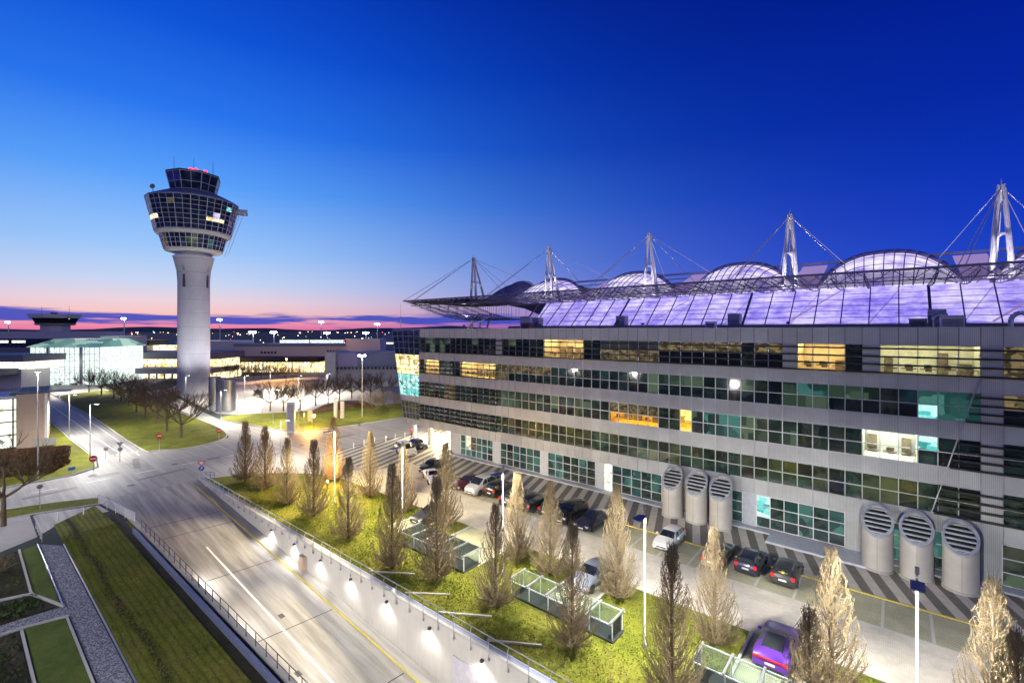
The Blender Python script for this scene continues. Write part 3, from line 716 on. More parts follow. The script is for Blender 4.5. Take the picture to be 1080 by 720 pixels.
bw(MB().prism([(-63.52, 52.1), (-71.4, 52.1), (-71.4, 61.9), (-63.52, 61.9)], 20.0, 20.2), 'corner_roof', M['steel'])
# columns of the open end
for x, y, r in ((-66.4, 53.2, .32), (-62.6, 53.6, .45), (-64.8, 60, .4), (-58.4, 60., .4)):
    bw(MB().lathe([(r, 0), (r, 3.5 if x < -64 else 4.4)], 14, (x, y)), 'column', M['white'], smooth=False)
bw(MB().box(-57.3, -55.2, 53.4, 54.2, 0, 4.4).box(-54.9, -54.2, 52.02, 52.8, 0, 3.45), 'pier', M['tan'])
# equipment on the office roof
def roofbox(name, label, x, y, sx, sy, h, mat, grp=None):
    t = thing(name, label, 'roof equipment', (x, y, 19.9), 0, 'ventilation boxes on the office roof')
    MB().box(-sx / 2, sx / 2, -sy / 2, sy / 2, .12, h).build('housing', mat, t)
    MB().box(-sx / 2 - .06, sx / 2 + .06, -sy / 2 - .06, sy / 2 + .06, h, h + .08).build('lid', M['steel'], t)
    b = MB()
    for k in range(5): b.box(-sx / 2 + .1, sx / 2 - .1, -sy / 2 - .04, -sy / 2 - .002, .25 + (h - .4) * k / 5, .25 + (h - .4) * (k + .5) / 5)
    b.build('grille', M['dark_steel'], t)
    MB().box(-sx / 2 - .1, sx / 2 + .1, -sy / 2 - .1, sy / 2 + .1, 0, .12).build('plinth', M['concrete'], t)
roofbox('roof_vent', 'dark square ventilation box on the office roof left of the bent duct', atY(968, 55), 55, 1.2, 1.2, 1.05, M['navy'])
roofbox('roof_vent', 'shiny ventilation box on the office roof right of the bent duct', atY(1004, 55), 55, 1.5, 1.2, 1.25, M['steel'])
roofbox('roof_vent', 'small steel ventilation box alone on the middle of the office roof', atY(750, 55), 55, 1.0, .9, 1.0, M['steel'])
roofbox('roof_vent', 'reddish ventilation box at the far left end of the office roof', atY(556, 56), 56, 1.6, 1., 1.2, plain('rust_red_paint', (.3, .12, .1)))
for nm, px, s in (('bent steel duct on the office roof between two ventilation boxes', 984, 1), ('arched steel duct on the office roof at the right edge', 1066, 2)):
    t = thing('roof_duct', nm, 'roof duct', (atY(px, 55), 55, 19.9))
    pts = [(0, 0, 0), (0, 0, .9), (.1, 0, 1.25), (.35, 0, 1.4), (.95, 0, 1.4)] if s == 1 else [(0, 0, 0), (0, 0, 1.), (.2, 0, 1.35), (.55, 0, 1.5), (.95, 0, 1.4), (1.2, 0, 1.05)]
    b = MB(); b.path(pts, .17, 10); b.build('duct', M['steel'], t); MB().lathe([(.27, 0), (.27, .1)], 12).build('collar', M['concrete'], t)
mastx = thing('roof_pole', 'thin lightning pole on the street corner of the office roof', 'pole', (-70.2, 53, 20.2))
MB().tube((0, 0, 0), (0, 0, 4.6), .05, .02).build('rod', M['white_steel'], mastx); MB().lathe([(.2, 0), (.2, .15)], 8).build('foot', M['concrete'], mastx)

# ------------------------------------------------------------------ steel ventilation stacks
def stack():
    t = thing('vent_stack', '', 'ventilation stack'); r = 1.06; n = 40
    b = MB(); vs = []
    for z in (0, 1):
        for k in range(n):
            a = 2 * math.pi * k / n; x, y = r * math.cos(a), r * math.sin(a)
            vs.append((x, y, .0 if z == 0 else 4.0 + y * .95))
    b.add(vs, [(k, (k + 1) % n, n + (k + 1) % n, n + k) for k in range(n)])
    b.build('shaft', M['steel_shaft'], t, smooth=True)
    b = MB()
    for k in range(n):
        a, c = 2 * math.pi * k / n, 2 * math.pi * (k + 1) / n
        pts = [(rr * math.cos(q), rr * math.sin(q), 4.0 + rr * math.sin(q) * .95 + dz) for q in (a, c) for rr, dz in ((r + .03, -.1), (r + .03, .06), (r - .16, .06))]
        b.add(pts, [(0, 3, 4, 1), (1, 4, 5, 2)])
    b.build('rim', M['blue_grey'], t, smooth=False)
    b = MB(); rr = r - .15; vs = [(rr * math.cos(2 * math.pi * k / n), rr * math.sin(2 * math.pi * k / n), 3.85 + rr * math.sin(2 * math.pi * k / n) * .95) for k in range(n)]
    b.add(vs, [tuple(range(n))]); b.build('mouth', M['bronze'], t)
    for k in range(6):
        y = -.75 + k * .3; x = math.sqrt(max(.05, rr * rr - y * y)); z = 4.0 + y * .95
        MB().bar((-x, y, z), (x, y, z), .24, .1).build('slat', M['blue_grey'], t)
    MB().lathe([(r + .05, 0), (r + .05, .18)], 32).build('base_ring', M['concrete'], t)
    MB().bar((0, -r - .004, .2), (0, -r - .004, 3.1), .015, .012).build('seam', M['dark_steel'], t)
    return t
M['blue_grey'] = plain('blue_grey_metal', (.36, .38, .42), .5, .3)
M['steel_shaft'] = plain('brushed_stack_metal', (.5, .48, .45), .5, .35, .08, .6)
st0 = stack(); st0['group'] = 'ventilation stacks along the facade'
first = True
for lab, px, Y in (('steel ventilation stack with slanted slatted mouth right behind the white hatchback', 709, 49.9), ('middle steel ventilation stack of the three near the white hatchback', 734.5, 49.9), ('steel ventilation stack farthest from the white hatchback in its group of three', 760, 49.9),
                   ('leftmost ventilation stack of the nearer three, beside the entrance slab', 925.5, 49.7), ('middle ventilation stack of the nearer three', 966.5, 49.7), ('ventilation stack nearest the camera at the right end', 1013, 49.7)):
    loc = (atY(px, Y), Y, .012)
    if first: st0.location = loc; st0['label'] = lab; first = False
    else: copy_tree(st0, loc, label=lab, rz=0)

# ------------------------------------------------------------------ terminal hall behind with lilac glazing
th = thing('terminal_hall', 'hall with sloping lilac lit glass wall and vaulted roofs behind the office block', 'terminal building', (-20, 80, 0))
tw = lambda mb, n, m, par=None, **k: mb.build(n, m, par or th, world=True, **k)
GX0, GX1 = -58.2, 21.
tw(MB().box(GX0 - 14, GX1 + 6, 70, 112, 0, 19.8), 'base_wall', M['lilac_panel'])
tw(MB().box(GX0, GX1 + 6, 69.5, 72., 19.8, 20.75), 'plinth', M['navy'])
bx = 20. / 7; nb = int((GX1 - GX0) / bx); Xm = 8.96
xsn = [Xm + bx * k for k in range(-24, 5)]; xsn = [x for x in xsn if GX0 - 1 < x < GX1 + 2]
gy = lambda t: 72 + 6 * t; gz = lambda t: 20.75 + 4.85 * t
for a, b_ in zip(xsn, xsn[1:]):
    tw(MB().add([(a, gy(0), gz(0)), (b_, gy(0), gz(0)), (b_, gy(1), gz(1)), (a, gy(1), gz(1))], [(0, 1, 2, 3)]), 'glass_bay', M['hall_glass'])
for k, x in enumerate(xsn):
    tw(MB().bar((x, gy(0) - .06, gz(0) + .02), (x, gy(1) - .06, gz(1) + .02), .12 if k % 7 else .3, .14), 'mullion', M['navy'])
for q_, t in enumerate((.02, .19, .36, .52, .68, .84)):
    tw(MB().bar((xsn[0], gy(t) - .05, gz(t)), (xsn[-1], gy(t) - .05, gz(t)), .035 if q_ % 2 else .075, .05), 'transom', M['navy'])
b = MB(); b.add([(xsn[0], 75.2, 20.7), (xsn[-1], 75.2, 20.7), (xsn[-1], 81, 26.2), (xsn[0], 81, 26.2)], [(0, 1, 2, 3)])
tw(b, 'backlit_wall', M['lilac_light'])
for k in range(5):   # pale inner struts between glass and lit wall, light added by membrane glow
    x = Xm - 20 * k
    tw(MB().bar((x - .5, 73.6, 21), (x + 5.5, 78.6, 25.6), .3, .1), 'inner_strut', M['membrane'])
for k, x in enumerate(xsn[:-1]):
    if k % 3 == 1: tw(MB().bar((x, 73.6, 20.9), (x + bx, 78.4, 25.2), .05, .05), 'inner_brace', M['mast_white'])
for t in (.2, .52): tw(MB().bar((xsn[0], 73.6 + 6 * t, 20.75 + 4.7 * t), (xsn[-1], 73.6 + 6 * t, 20.75 + 4.7 * t), .06, .06), 'inner_rail', M['mast_white'])
for x in (-55., -37, -19., 3.):
    tw(MB().box(x, x + 1.6, 73.0, 74.5, 20.75, 22.4), 'inner_cabin', M['lilac_panel'])
# canopy
CX0, CX1 = -78.7, 26.
edge = MB().bar((CX0, 60, 26.0), (CX1, 60, 26.0), .22, .22).bar((CX0 + 2, 60.6, 24.95), (CX1, 60.6, 24.95), .14, .14)
k = 0; x = CX0 + 2
while x < CX1 - 3:
    edge.bar((x, 60.6, 24.95), (x + 1.5, 60.05, 26), .06, .06).bar((x + 1.5, 60.05, 26), (x + 3, 60.6, 24.95), .06, .06); x += 3
tw(edge, 'canopy_edge_truss', M['dark_purple'] if 'dark_purple' in M else M.setdefault('dark_purple', plain('lilac_grey_steel', (.2, .18, .24), .5, .2)))
lat = MB()
for j in range(1, 16):
    y = 60 + 18. * j / 16; lat.bar((CX0 + (y - 60) * .04, y, 26.0 - .012 * (y - 60)), (CX1, y, 26.0 - .012 * (y - 60)), .09, .06)
for x in [Xm + bx / 2 * k for k in range(-60, 13)]:
    if x > CX0: lat.bar((x, 60, 25.93), (x, 78, 25.7), .08, .08)
tw(lat, 'canopy_lattice', M['dark_purple'])
for x in [Xm + bx * k for k in range(-30, 6)]:
    if x < CX0: continue
    chord = MB(); wing = x < GX0 - 4
    dp = 3.4 if wing else .55; last = None
    for j in range(9):
        t = j / 8; y = 60.7 + (20 if wing else 17) * t
        p = (x, y, 25.6 - dp * (math.sin(t * 1.75) if wing else math.sin(t * math.pi)))
        if last: chord.bar(last, p, .1, .1)
        chord.bar(p, (x, y, 25.75), .05, .05); last = p
    tw(chord, 'canopy_truss', M['dark_purple'])
for j in range(1, 6):
    y = 60.4 + 20 * j / 6; z = 25.6 - 3.4 * math.sin(j / 6 * 1.75); tw(MB().bar((CX0 + 1, y, z), (GX0 - 3, y, z), .08, .08), 'canopy_purlin', M['dark_purple'])
lm = MB()   # metal mesh infill of the free canopy wing
for j in range(34):
    y = 60.2 + 20.5 * j / 34; z = 25.75 - .012 * (y - 60); lm.bar((CX0 + .5, y, z), (GX0 - 1, y, z), .42, .03)
for j in range(36):
    t = j / 36; lm.bar((CX0 + .5, 60.7 + 20 * t, 25.5 - 3.2 * math.sin(t * 1.75)), (GX0 - 3.5, 60.7 + 20 * t, 25.5 - 3.2 * math.sin(t * 1.75)), .36, .03)
tw(lm, 'canopy_mesh', plain('brown_grey_mesh', (.17, .16, .15), .6, .2))
tw(MB().tube((CX0 + .5, 60.2, 26), (CX0 - .5, 81, 23.), .12).tube((CX0 - .5, 81, 22.4), (GX0, 81, 22.6), .12).tube((CX0 + .5, 60.2, 26), (CX0 + .3, 70, 23.6), .07).tube((CX0 + .3, 70, 23.6), (CX0 - .5, 81, 22.4), .07), 'canopy_chord', M['white_steel'])
for px, py, dx in ((492, 345, 4), (498, 345, 0), (506, 345, 0), (513, 345, 1.2)):
    x = atY(px, 76.5); tw(MB().tube((x, 76.5, 19.8), (x + dx, 76.5, 23.6), .22), 'canopy_post', M['mast_white'])
tw(MB().box(atY(552, 70), atY(562, 70), 69, 69.45, 19.8, 22.6), 'roof_cabin', M['mast_white'])
# vaulted roofs
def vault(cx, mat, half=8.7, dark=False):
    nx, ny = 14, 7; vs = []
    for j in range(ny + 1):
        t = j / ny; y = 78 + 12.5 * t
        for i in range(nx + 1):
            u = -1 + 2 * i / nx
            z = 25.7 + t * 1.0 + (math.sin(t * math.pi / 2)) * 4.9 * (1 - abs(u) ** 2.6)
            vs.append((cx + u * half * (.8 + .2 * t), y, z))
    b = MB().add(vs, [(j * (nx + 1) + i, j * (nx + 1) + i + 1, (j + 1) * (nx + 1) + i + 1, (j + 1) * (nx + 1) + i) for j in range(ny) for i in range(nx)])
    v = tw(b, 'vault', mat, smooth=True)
    rb = MB(); W = nx + 1
    for i in range(0, nx + 1):
        for j in range(ny): rb.bar([vs[j * W + i][0], vs[j * W + i][1], vs[j * W + i][2] + .06], [vs[(j + 1) * W + i][0], vs[(j + 1) * W + i][1], vs[(j + 1) * W + i][2] + .06], .11, .12)
    for j in range(1, ny, 2):
        for i in range(nx): rb.bar([*vs[j * W + i][:2], vs[j * W + i][2] + .05], [*vs[j * W + i + 1][:2], vs[j * W + i + 1][2] + .05], .07, .08)
    rb.build('rib', M['dark_purple'], v, world=True)
    rm = MB(); j = ny
    for i in range(nx): rm.tube([*vs[j * W + i][:2], vs[j * W + i][2] + .1], [*vs[j * W + i + 1][:2], vs[j * W + i + 1][2] + .1], .5, n=8)
    rm.build('rim', M['purple_panel'], v, world=True, smooth=True)
    # back part of the vault, opaque
    bk = MB(); vb = []
    for jj, y in enumerate((90.5, 100, 108)):
        for i in range(nx + 1):
            x, _, z = vs[ny * W + i]; vb.append((x, y, z - .05 - (0, .8, 2.5)[jj]))
    bk.add(vb, [(jj * W + i, jj * W + i + 1, (jj + 1) * W + i + 1, (jj + 1) * W + i) for jj in range(2) for i in range(nx)])
    bk.build('roof_shell', M['navy'], v, world=True, smooth=True)
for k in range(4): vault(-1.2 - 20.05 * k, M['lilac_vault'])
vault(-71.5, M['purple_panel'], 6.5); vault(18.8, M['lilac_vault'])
def valley(x0, x1):
    nx, ny = 6, 6; vs = []
    for j in range(ny + 1):
        t = j / ny
        for i in range(nx + 1):
            u = i / nx; vs.append((x0 + (x1 - x0) * u, 78 + 22 * t, 25.6 + 6.0 * t ** 1.3 - 1.2 * math.sin(u * math.pi) * math.sin(t * math.pi)))
    tw(MB().add(vs, [(j * (nx + 1) + i, j * (nx + 1) + i + 1, (j + 1) * (nx + 1) + i + 1, (j + 1) * (nx + 1) + i) for j in range(ny) for i in range(nx)]), 'valley_membrane', M['membrane'], smooth=True)
for k in range(-1, 4): valley(Xm - 20 * k - 2.0, Xm - 20 * k + 1.8)
tw(MB().bar((-64, 100, 32), (26, 100, 32), .35, .4).bar((-64, 100, 31.), (26, 100, 31.), .2, .2), 'ridge_beam', M['mast_white'])
# cable-stayed masts
mk = None
MN = ['mast nearest the right edge', 'second mast from the right', 'middle one of the five masts', 'second mast from the left', 'leftmost mast over the canopy wing']
for k in range(5):
    loc = (Xm - 20.0 * k, 73, 0)
    lab = f'white A shaped steel roof mast with stay cables, {MN[k]}'
    if mk is None:
        mk = thing('roof_mast', lab, 'roof mast', loc, 0, 'cable stayed masts along the terminal roof')
        top = (0, 0, 35.6)
        for a in ((-.85, -.0, 25.8), (.85, 0, 25.8)): MB().tube(a, (a[0] * .25, 0, 35.4), .3, .2, 10).build('leg', M['mast_white'], mk)
        MB().tube((-.2, 4.2, 25.6), (0, .2, 35.4), .28, .18, 10).build('leg', M['mast_white'], mk)
        MB().bar((0, .0, 30.5), (-.1, 2.0, 30.5), .25, .25).bar((-.45, 0, 30.5), (.45, 0, 30.5), .25, .25).build('tie', M['mast_white'], mk)
        MB().cbox((0, .1, 35.5), (.6, .6, .7)).build('mast_head', M['mast_white'], mk)
        MB().lathe([(.05, 35.8), (.03, 36.5)], 6).build('lightning_rod', M['white_steel'], mk)
        for q in ((-4.4, -13, 26), (-3.9, -13, 26), (5, 17, 30.4), (-4, 17, 30.4), (7.6, 4, 26)):
            MB().tube(top, q, .045, .045, 5).build('cable', M['white_steel'], mk)
    else: copy_tree(mk, loc, 0, lab)
MB().tube((0, 0, 35.6), (-7.6, -13, 26), .05, .05, 5).build('cable', M['white_steel'], [o for o in COL.objects if o.name.startswith('roof_mast')][-1])
# ------------------------------------------------------------------ control tower
tx, ty = far(204.5, 146)
ct = thing('control_tower', 'tall pale concrete airport control tower with glazed two tier head and red beacons', 'control tower', (tx, ty, 0))
MB().lathe([(4.35, 0), (4.3, 20), (4.25, 35), (4.5, 38.5), (5.4, 42.4), (5.6, 42.8)], 40).build('shaft', M['concrete_tower'], ct, smooth=False)
MB().lathe([(4.9, 42.8), (4.9, 44.2)], 40).build('neck', M['steel'], ct)
aim = math.atan2(-ty, -tx)           # bearing from the tower to the camera
for da in (-.62, .95):
    b = MB(); a = aim + da
    for k in range(14):
        z = 33.5 + k * .66; r = 4.27 + max(0, z - 38) * .2
        b.cbox((math.cos(a) * (r + .0), math.sin(a) * (r + .0), z), (.25, .75, .5), a)
    b.build('slot_window', M['bronze'], ct)
def ring_glass(name, r0, z0, r1, z1, n, mat, nrows, lit=(), frame=M['white_steel'], par=None, fr=.1, fac=18):
    """n panes on a polygon of fac flat sides"""
    def rad(r, k):
        a = 2 * math.pi * k / n; s_ = 2 * math.pi / fac; d = (a % s_) - s_ / 2
        q = r * 1.02 * math.cos(s_ / 2) / math.cos(d); return (q * math.cos(a), q * math.sin(a))
    b = MB(); vs = [(*rad(r0, k), z0) for k in range(n)] + [(*rad(r1, k), z1) for k in range(n)]
    b.add(vs, [(k, (k + 1) % n, n + (k + 1) % n, n + k) for k in range(n)]); o = b.build(name, mat, par or ct)
    f = MB()
    for k in range(n):
        w = 1.5 if k % (n // fac) == 0 else 1.; f.bar((*rad(r0, k), z0), (*rad(r1, k), z1), fr * w, fr * w)
    for j in range(nrows + 1):
        t = j / nrows; r = r0 + (r1 - r0) * t + .02; z = z0 + (z1 - z0) * t
        for k in range(n): f.bar((*rad(r, k), z), (*rad(r, k + 1), z), fr, fr)
    f.build('mullion', frame, o)
    for k0, k1, t0, t1, m in lit:
        for k in range(k0, k1):
            q = [(*rad(r0 + (r1 - r0) * t + .012, kk), z0 + (z1 - z0) * t) for t, kk in ((t0, k), (t0, k + 1), (t1, k + 1), (t1, k))]
            MB().add(q, [(0, 1, 2, 3)]).build('lit_pane', M[m], o)
n1 = 36; kc = round(aim / (2 * math.pi) * n1)
ring_glass('upper_gallery', 9.9, 50.2, 12.0, 59.6, n1, M['glass_tower'], 7, [(kc - 8, kc - 5, .29, .43, 'lit_warm'), (kc + 2, kc + 5, .29, .40, 'lit_warm'), (kc - 3, kc - 2, .71, .86, 'lit_olive'), (kc + 3, kc + 4, .29, .57, 'lilac_vault'), (kc + 5, kc + 6, .71, .86, 'lit_teal'), (kc + 6, kc + 7, .3, .43, 'lit_olive')])
ring_glass('lower_gallery', 7.6, 44.9, 8.7, 49.0, n1, M['glass_tower'], 3, [(kc - 1, kc + 1, .1, .8, 'lit_dimgreen'), (kc + 3, kc + 4, .1, .7, 'lit_dimteal'), (kc - 6, kc - 5, .0, .9, 'lit_olive')])
MB().lathe([(8.6, 49.05), (9.7, 49.3), (10.2, 50.0), (10.0, 50.15)], 18).build('gallery_floor', M['concrete_tower'], ct)
MB().lathe([(5.3, 44.), (7.4, 44.3), (7.75, 44.85)], 36).build('lower_floor', M['concrete_tower'], ct)
MB().lathe([(12.3, 59.62), (12.3, 60.0), (8.3, 62.0), (6.2, 62.3)], 18).build('gallery_roof', M['blue_steel'], ct)
n2 = 16
ring_glass('cab', 5.9, 62.35, 7.2, 67.9, n2, M['glass_tower'], 2, fr=.12, fac=8)
MB().lathe([(7.4, 67.95), (7.45, 68.4), (5.4, 68.8)], 8).build('cab_roof', M['dark_steel'], ct)
MB().lathe([(6.9, 62.6), (6.9, 62.7)], 32).build('walkway', M['steel'], ct)
for a, r, hh in ((aim, 0.2, 5.2), (aim + 1.3, 5.2, 5.), (aim - 1.3, 5.2, 4.5)):
    MB().tube((r * math.cos(a), r * math.sin(a), 68.6), (r * math.cos(a), r * math.sin(a), 68.7 + hh), .09, .04).build('antenna', M['dark_steel'], ct)
M['red_glow'] = glow('red_beacon_light', (1., .02, .06), 5.)
for a, r in ((aim - .6, 1.6), (aim + .3, 1.8), (aim + 1.2, 3.2), (aim, .4)):
    bb = MB().lathe([(.1, 68.7), (.12, 69.4), (.5, 69.5), (.5, 70.2), (.1, 70.4)], 10, (r * math.cos(a), r * math.sin(a))).build('beacon', M['red_glow'], ct)
dsh = MB(); a = aim - 1.45; c = Vector((10.2 * math.cos(a), 10.2 * math.sin(a), 0))
MB().tube((c.x, c.y, 60.4), (c.x, c.y, 62.4), .12).build('dish_post', M['steel'], ct)
d = Vector((math.cos(aim - .5), math.sin(aim - .5), .15)).normalized(); dsh.tube(Vector((c.x, c.y, 63.)), Vector((c.x, c.y, 63.)) + d * .3, .6, .75, 16)
dsh.build('dish', M['grey'], ct)
a = aim + 1.3; c = (13.2 * math.cos(a), 13.2 * math.sin(a))
MB().cbox((c[0], c[1], 57.6), (3.2, 2.0, .9), a).cbox((c[0], c[1], 58.6), (3.4, .1, .7), a).build('service_platform', M['steel'], ct)
MB().tube((13.6 * math.cos(a), 13.6 * math.sin(a), 57), (9.2 * math.cos(a), 9.2 * math.sin(a), 43.5), .07).tube((12.6 * math.cos(a), 12.6 * math.sin(a), 57), (8.4 * math.cos(a), 8.4 * math.sin(a), 43.5), .07).build('service_rail', M['white_steel'], ct)

# ------------------------------------------------------------------ far airport buildings
def bld(name, label, px0, px1, Z, cat='building', group=None):
    x, y = far((px0 + px1) / 2, Z); t = thing(name, label, cat, (x, y, 0), _a, group); t['_'] = 0
    del t['_']; return t
def fx(px, Z, t): return (px - CX) / F * Z - ((C_ * t.location.x + S_ * t.location.y))
def slab(t, Z, px0, px1, y0, y1, name, mat, d0=0., d1=12., par=None, z0=None):
    """box part whose front face stands at distance Z + d0"""
    za = zat(y1, Z) if z0 is None else z0
    return MB().box(fx(px0, Z, t), fx(px1, Z, t), d0, d1, za, zat(y0, Z)).build(name, mat, par or t)
t = bld('terminal_wing', 'low pale grey terminal roof stretching across the far left behind the bright glass hall', -60, 112, 270)
slab(t, 270, -60, 112, 349.5, 357, 'roof_band', M['lilac_panel']); slab(t, 270, -60, 105, 357, 366, 'window_band', M['glass_tower'], .4); slab(t, 270, -60, 112, 366, 380, 'wall', M['navy'], .6, z0=0)
for a, b_ in ((-20, 8), (12, 26)): slab(t, 270, a, b_, 359, 361.5, 'lit_strip', M['lit_white'], .2, .38)
t = bld('glass_hall', 'bright mint lit glass hall with sloping glazed roof at the far left', 32, 105, 170)
g_ = slab(t, 170, 32, 105, 366, 406, 'glass_wall', M['lit_mint'], 0, 20, z0=0)
f = MB()
for k in range(15):
    x = fx(32 + 73 * k / 14, 170, t); f.box(x - .06, x + .06, -.12, -.005, 0, zat(366, 170))
for z in (2.2, 4.4, 6.4, 8.8, 11.2, 13.6): f.box(fx(32, 170, t), fx(105, 170, t), -.1, -.006, z - .07, z + .07)
f.build('mullion', M['steel'], g_)
for p in (51.5, 86.5): slab(t, 170, p - 1.4, p + 1.4, 366, 404, 'pillar', M['steel'], -.5, -.15, z0=0)
b = MB(); xa, xb, xc, xd = fx(30, 170, t), fx(107, 170, t), fx(41, 170, t), fx(103, 170, t); za, zb = zat(366, 170), zat(357.5, 170)
b.add([(xa, -1, za), (xb, -1, za), (xd, 6, zb), (xc, 6, zb), (xa, 21, za), (xb, 21, za), (xd, 14, zb), (xc, 14, zb)], [(0, 1, 2, 3), (1, 5, 6, 2), (3, 2, 6, 7), (4, 0, 3, 7)])
rf = b.build('glass_roof', M['glass_mint'] if 'glass_mint' in M else M.setdefault('glass_mint', interior('mint_roof_glazing', (.05, .16, .14), (.2, .42, .36), (.6, .85, .75), .8, .2, .4)), t)
f = MB()
for k in range(24):
    u = k / 23; f.bar((xa + (xb - xa) * u, -1, za + .05), (xc + (xd - xc) * u, 6, zb + .05), .12, .12)
f.build('roof_bar', M['dark_steel'], rf)
t = bld('terminal_wing', 'two tier wing with dark overhanging roofs directly left of the bright glass hall', -60, 33, 158)
slab(t, 158, -60, 34, 374, 381, 'roof', M['navy'], -3, 16); slab(t, 158, -60, 33, 381, 389, 'window_band', M['lit_white'], 0, 10); slab(t, 158, -60, 20, 388, 394, 'lower_roof', M['navy'], -8, -.1); slab(t, 158, -60, 22, 389, 410, 'wall', M['lilac_panel'], .1, 10, z0=0)
t = bld('service_block', 'plain pale cube standing right beside the bright glass hall', 106, 126, 186)
slab(t, 186, 106, 126, 355, 385, 'wall', M['concrete_tower'], 0, 14, z0=0); slab(t, 186, 105.6, 126.4, 354.3, 355, 'roof_edge', M['steel'], -.3, 14.3)
t = bld('terminal_wing', 'two tier wing with golden lit ground floor between glass hall and control tower', 92, 240, 195)
slab(t, 195, 104, 235, 371, 378, 'roof', M['navy'], -4, 16); slab(t, 195, 106, 150, 378, 386.5, 'window_band', M['lit_teal'], 0, 12); slab(t, 195, 150, 235, 378, 386.5, 'window_band', M['lit_gold'], 0, 12)
slab(t, 195, 92, 235, 386.5, 392, 'lower_roof', M['navy'], -9, 12); slab(t, 195, 124, 240, 392, 404, 'lit_forecourt_front', M['lit_gold'], -2, 10, z0=0); slab(t, 195, 92, 124, 392, 404, 'shaded_front', M['glass4'], -2, 10, z0=0)
for k in range(12): slab(t, 195, 126 + k * 8, 126.8 + k * 8, 392, 404, 'pillar', M['dark_steel'], -5, -4.4, z0=0)
t = bld('terminal_wing', 'dark roofed block with a row of small windows behind the golden lit wing', 126, 235, 235)
slab(t, 235, 126, 152, 364, 374, 'window_band', M['glass5'], 0, 10, z0=0); slab(t, 235, 124, 160, 358.5, 364, 'roof', M['bronze'], -2, 12); slab(t, 235, 155, 235, 364.5, 370, 'lit_front', M['lit_gold'], 4, 12, z0=0); slab(t, 235, 152, 235, 370, 380, 'wall', M['navy'], 0, 3.9, z0=0)
for k in range(5): MB().lathe([(4.6, zat(366, 235)), (3.4, zat(363, 235)), (0.3, zat(361.5, 235))], 10, (fx(152 + k * 12, 235, t), 20)).build('dome', M['teal_roof'] if 'teal_roof' in M else M.setdefault('teal_roof', plain('teal_dome', (.05, .2, .3), .4)), t)
t = bld('terminal_hall_block', 'lilac grey box hall behind the control tower to its right', 210, 247, 225)
slab(t, 225, 205, 247.5, 360, 378, 'wall', M['lilac_panel'], 0, 16, z0=zat(378, 225)); slab(t, 225, 204, 248, 359.4, 360, 'roof_edge', M['steel'], -.3, 16)
t = bld('departure_hall', 'long low departure hall with glowing golden forecourt right of the control tower', 210, 372, 222)
slab(t, 222, 249, 372, 365, 375, 'wall', M['lilac_panel'], 0, 14, z0=zat(376, 222)); slab(t, 222, 247.5, 374, 362.5, 365, 'roof', M['blue_steel'], -1, 15)
slab(t, 222, 205, 346, 375.5, 380, 'canopy', M['bronze'], -12, 2); gl = slab(t, 222, 205, 346, 380, 402, 'lit_front', M['lit_gold'], 0, 10, z0=0)
f = MB()
for k in range(36):
    x = fx(207 + k * 3.9, 222, t); f.box(x - .08, x + .08, -.15, -.004, 0, zat(380, 222))
f.build('mullion', M['dark_steel'], gl)
for k in range(5): slab(t, 222, 275 + k * 3.6, 277.2 + k * 3.6, 370.5, 372.6, 'porthole', M['bronze'], -.2, -.01)
for k in range(5): slab(t, 222, 345 + k * 3., 346.8 + k * 3., 369, 371, 'porthole', M['bronze'], -.2, -.01)
for i, (a, b_) in enumerate(((295, 321), (327, 358))):
    t = bld('roof_lounge', ['left of two small lit glass lounges on the departure hall roof', 'right of two small lit glass lounges on the departure hall roof'][i], a, b_, 250, 'glass lounge', 'lit glass lounges on the hall roof')
    slab(t, 250, a, b_, 358.5, 364, 'glass_wall', M['lit_mint'], 0, 6, z0=zat(368, 250)); slab(t, 250, a - 1, b_ + 1, 357.5, 358.4, 'roof', M['dark_steel'], -1, 7); slab(t, 250, a, b_, 364, 380, 'wall', M['navy'], .2, 6, z0=0)
t = bld('cargo_block', 'purple and blue clad block with pale end wall beside the glazed office corner', 345, 420, 165)
slab(t, 165, 345, 356, 371, 409, 'end_wall', M['concrete_tower'], -2, 12, z0=0); slab(t, 165, 356, 377, 372, 387, 'upper_wall', M['purple_panel'], 0, 12); slab(t, 165, 377, 417, 371, 387, 'upper_wall', M['blue_steel'], .2, 12); slab(t, 165, 356, 420, 389, 409, 'lower_wall', M['concrete_tower'], .5, 12, z0=0)
slab(t, 165, 356, 418, 386.8, 389.2, 'sill_band', M['bronze'], -.6, .4)
for k in range(15): slab(t, 165, 358 + k * 4, 360 + k * 4, 386.8, 389, 'vent_block', M['grey'], -1., -.61)
t = bld('plant_block', 'pale lilac plant block on the skyline behind the purple clad block', 372, 402, 205)
slab(t, 205, 365, 401, 358, 375, 'wall', M['lilac_panel'], 0, 10, z0=0); slab(t, 205, 364.5, 401.5, 357.4, 358, 'roof_edge', M['steel'], -.3, 10.2)
t = bld('plant_block', 'small blue plant block close to the office corner on the skyline', 404, 416, 240)
slab(t, 240, 404, 416, 353, 375, 'wall', M['blue_steel'], 0, 8, z0=0); slab(t, 240, 403, 417, 361, 362.6, 'lit_strip', M['lit_white'], -.3, -.02)
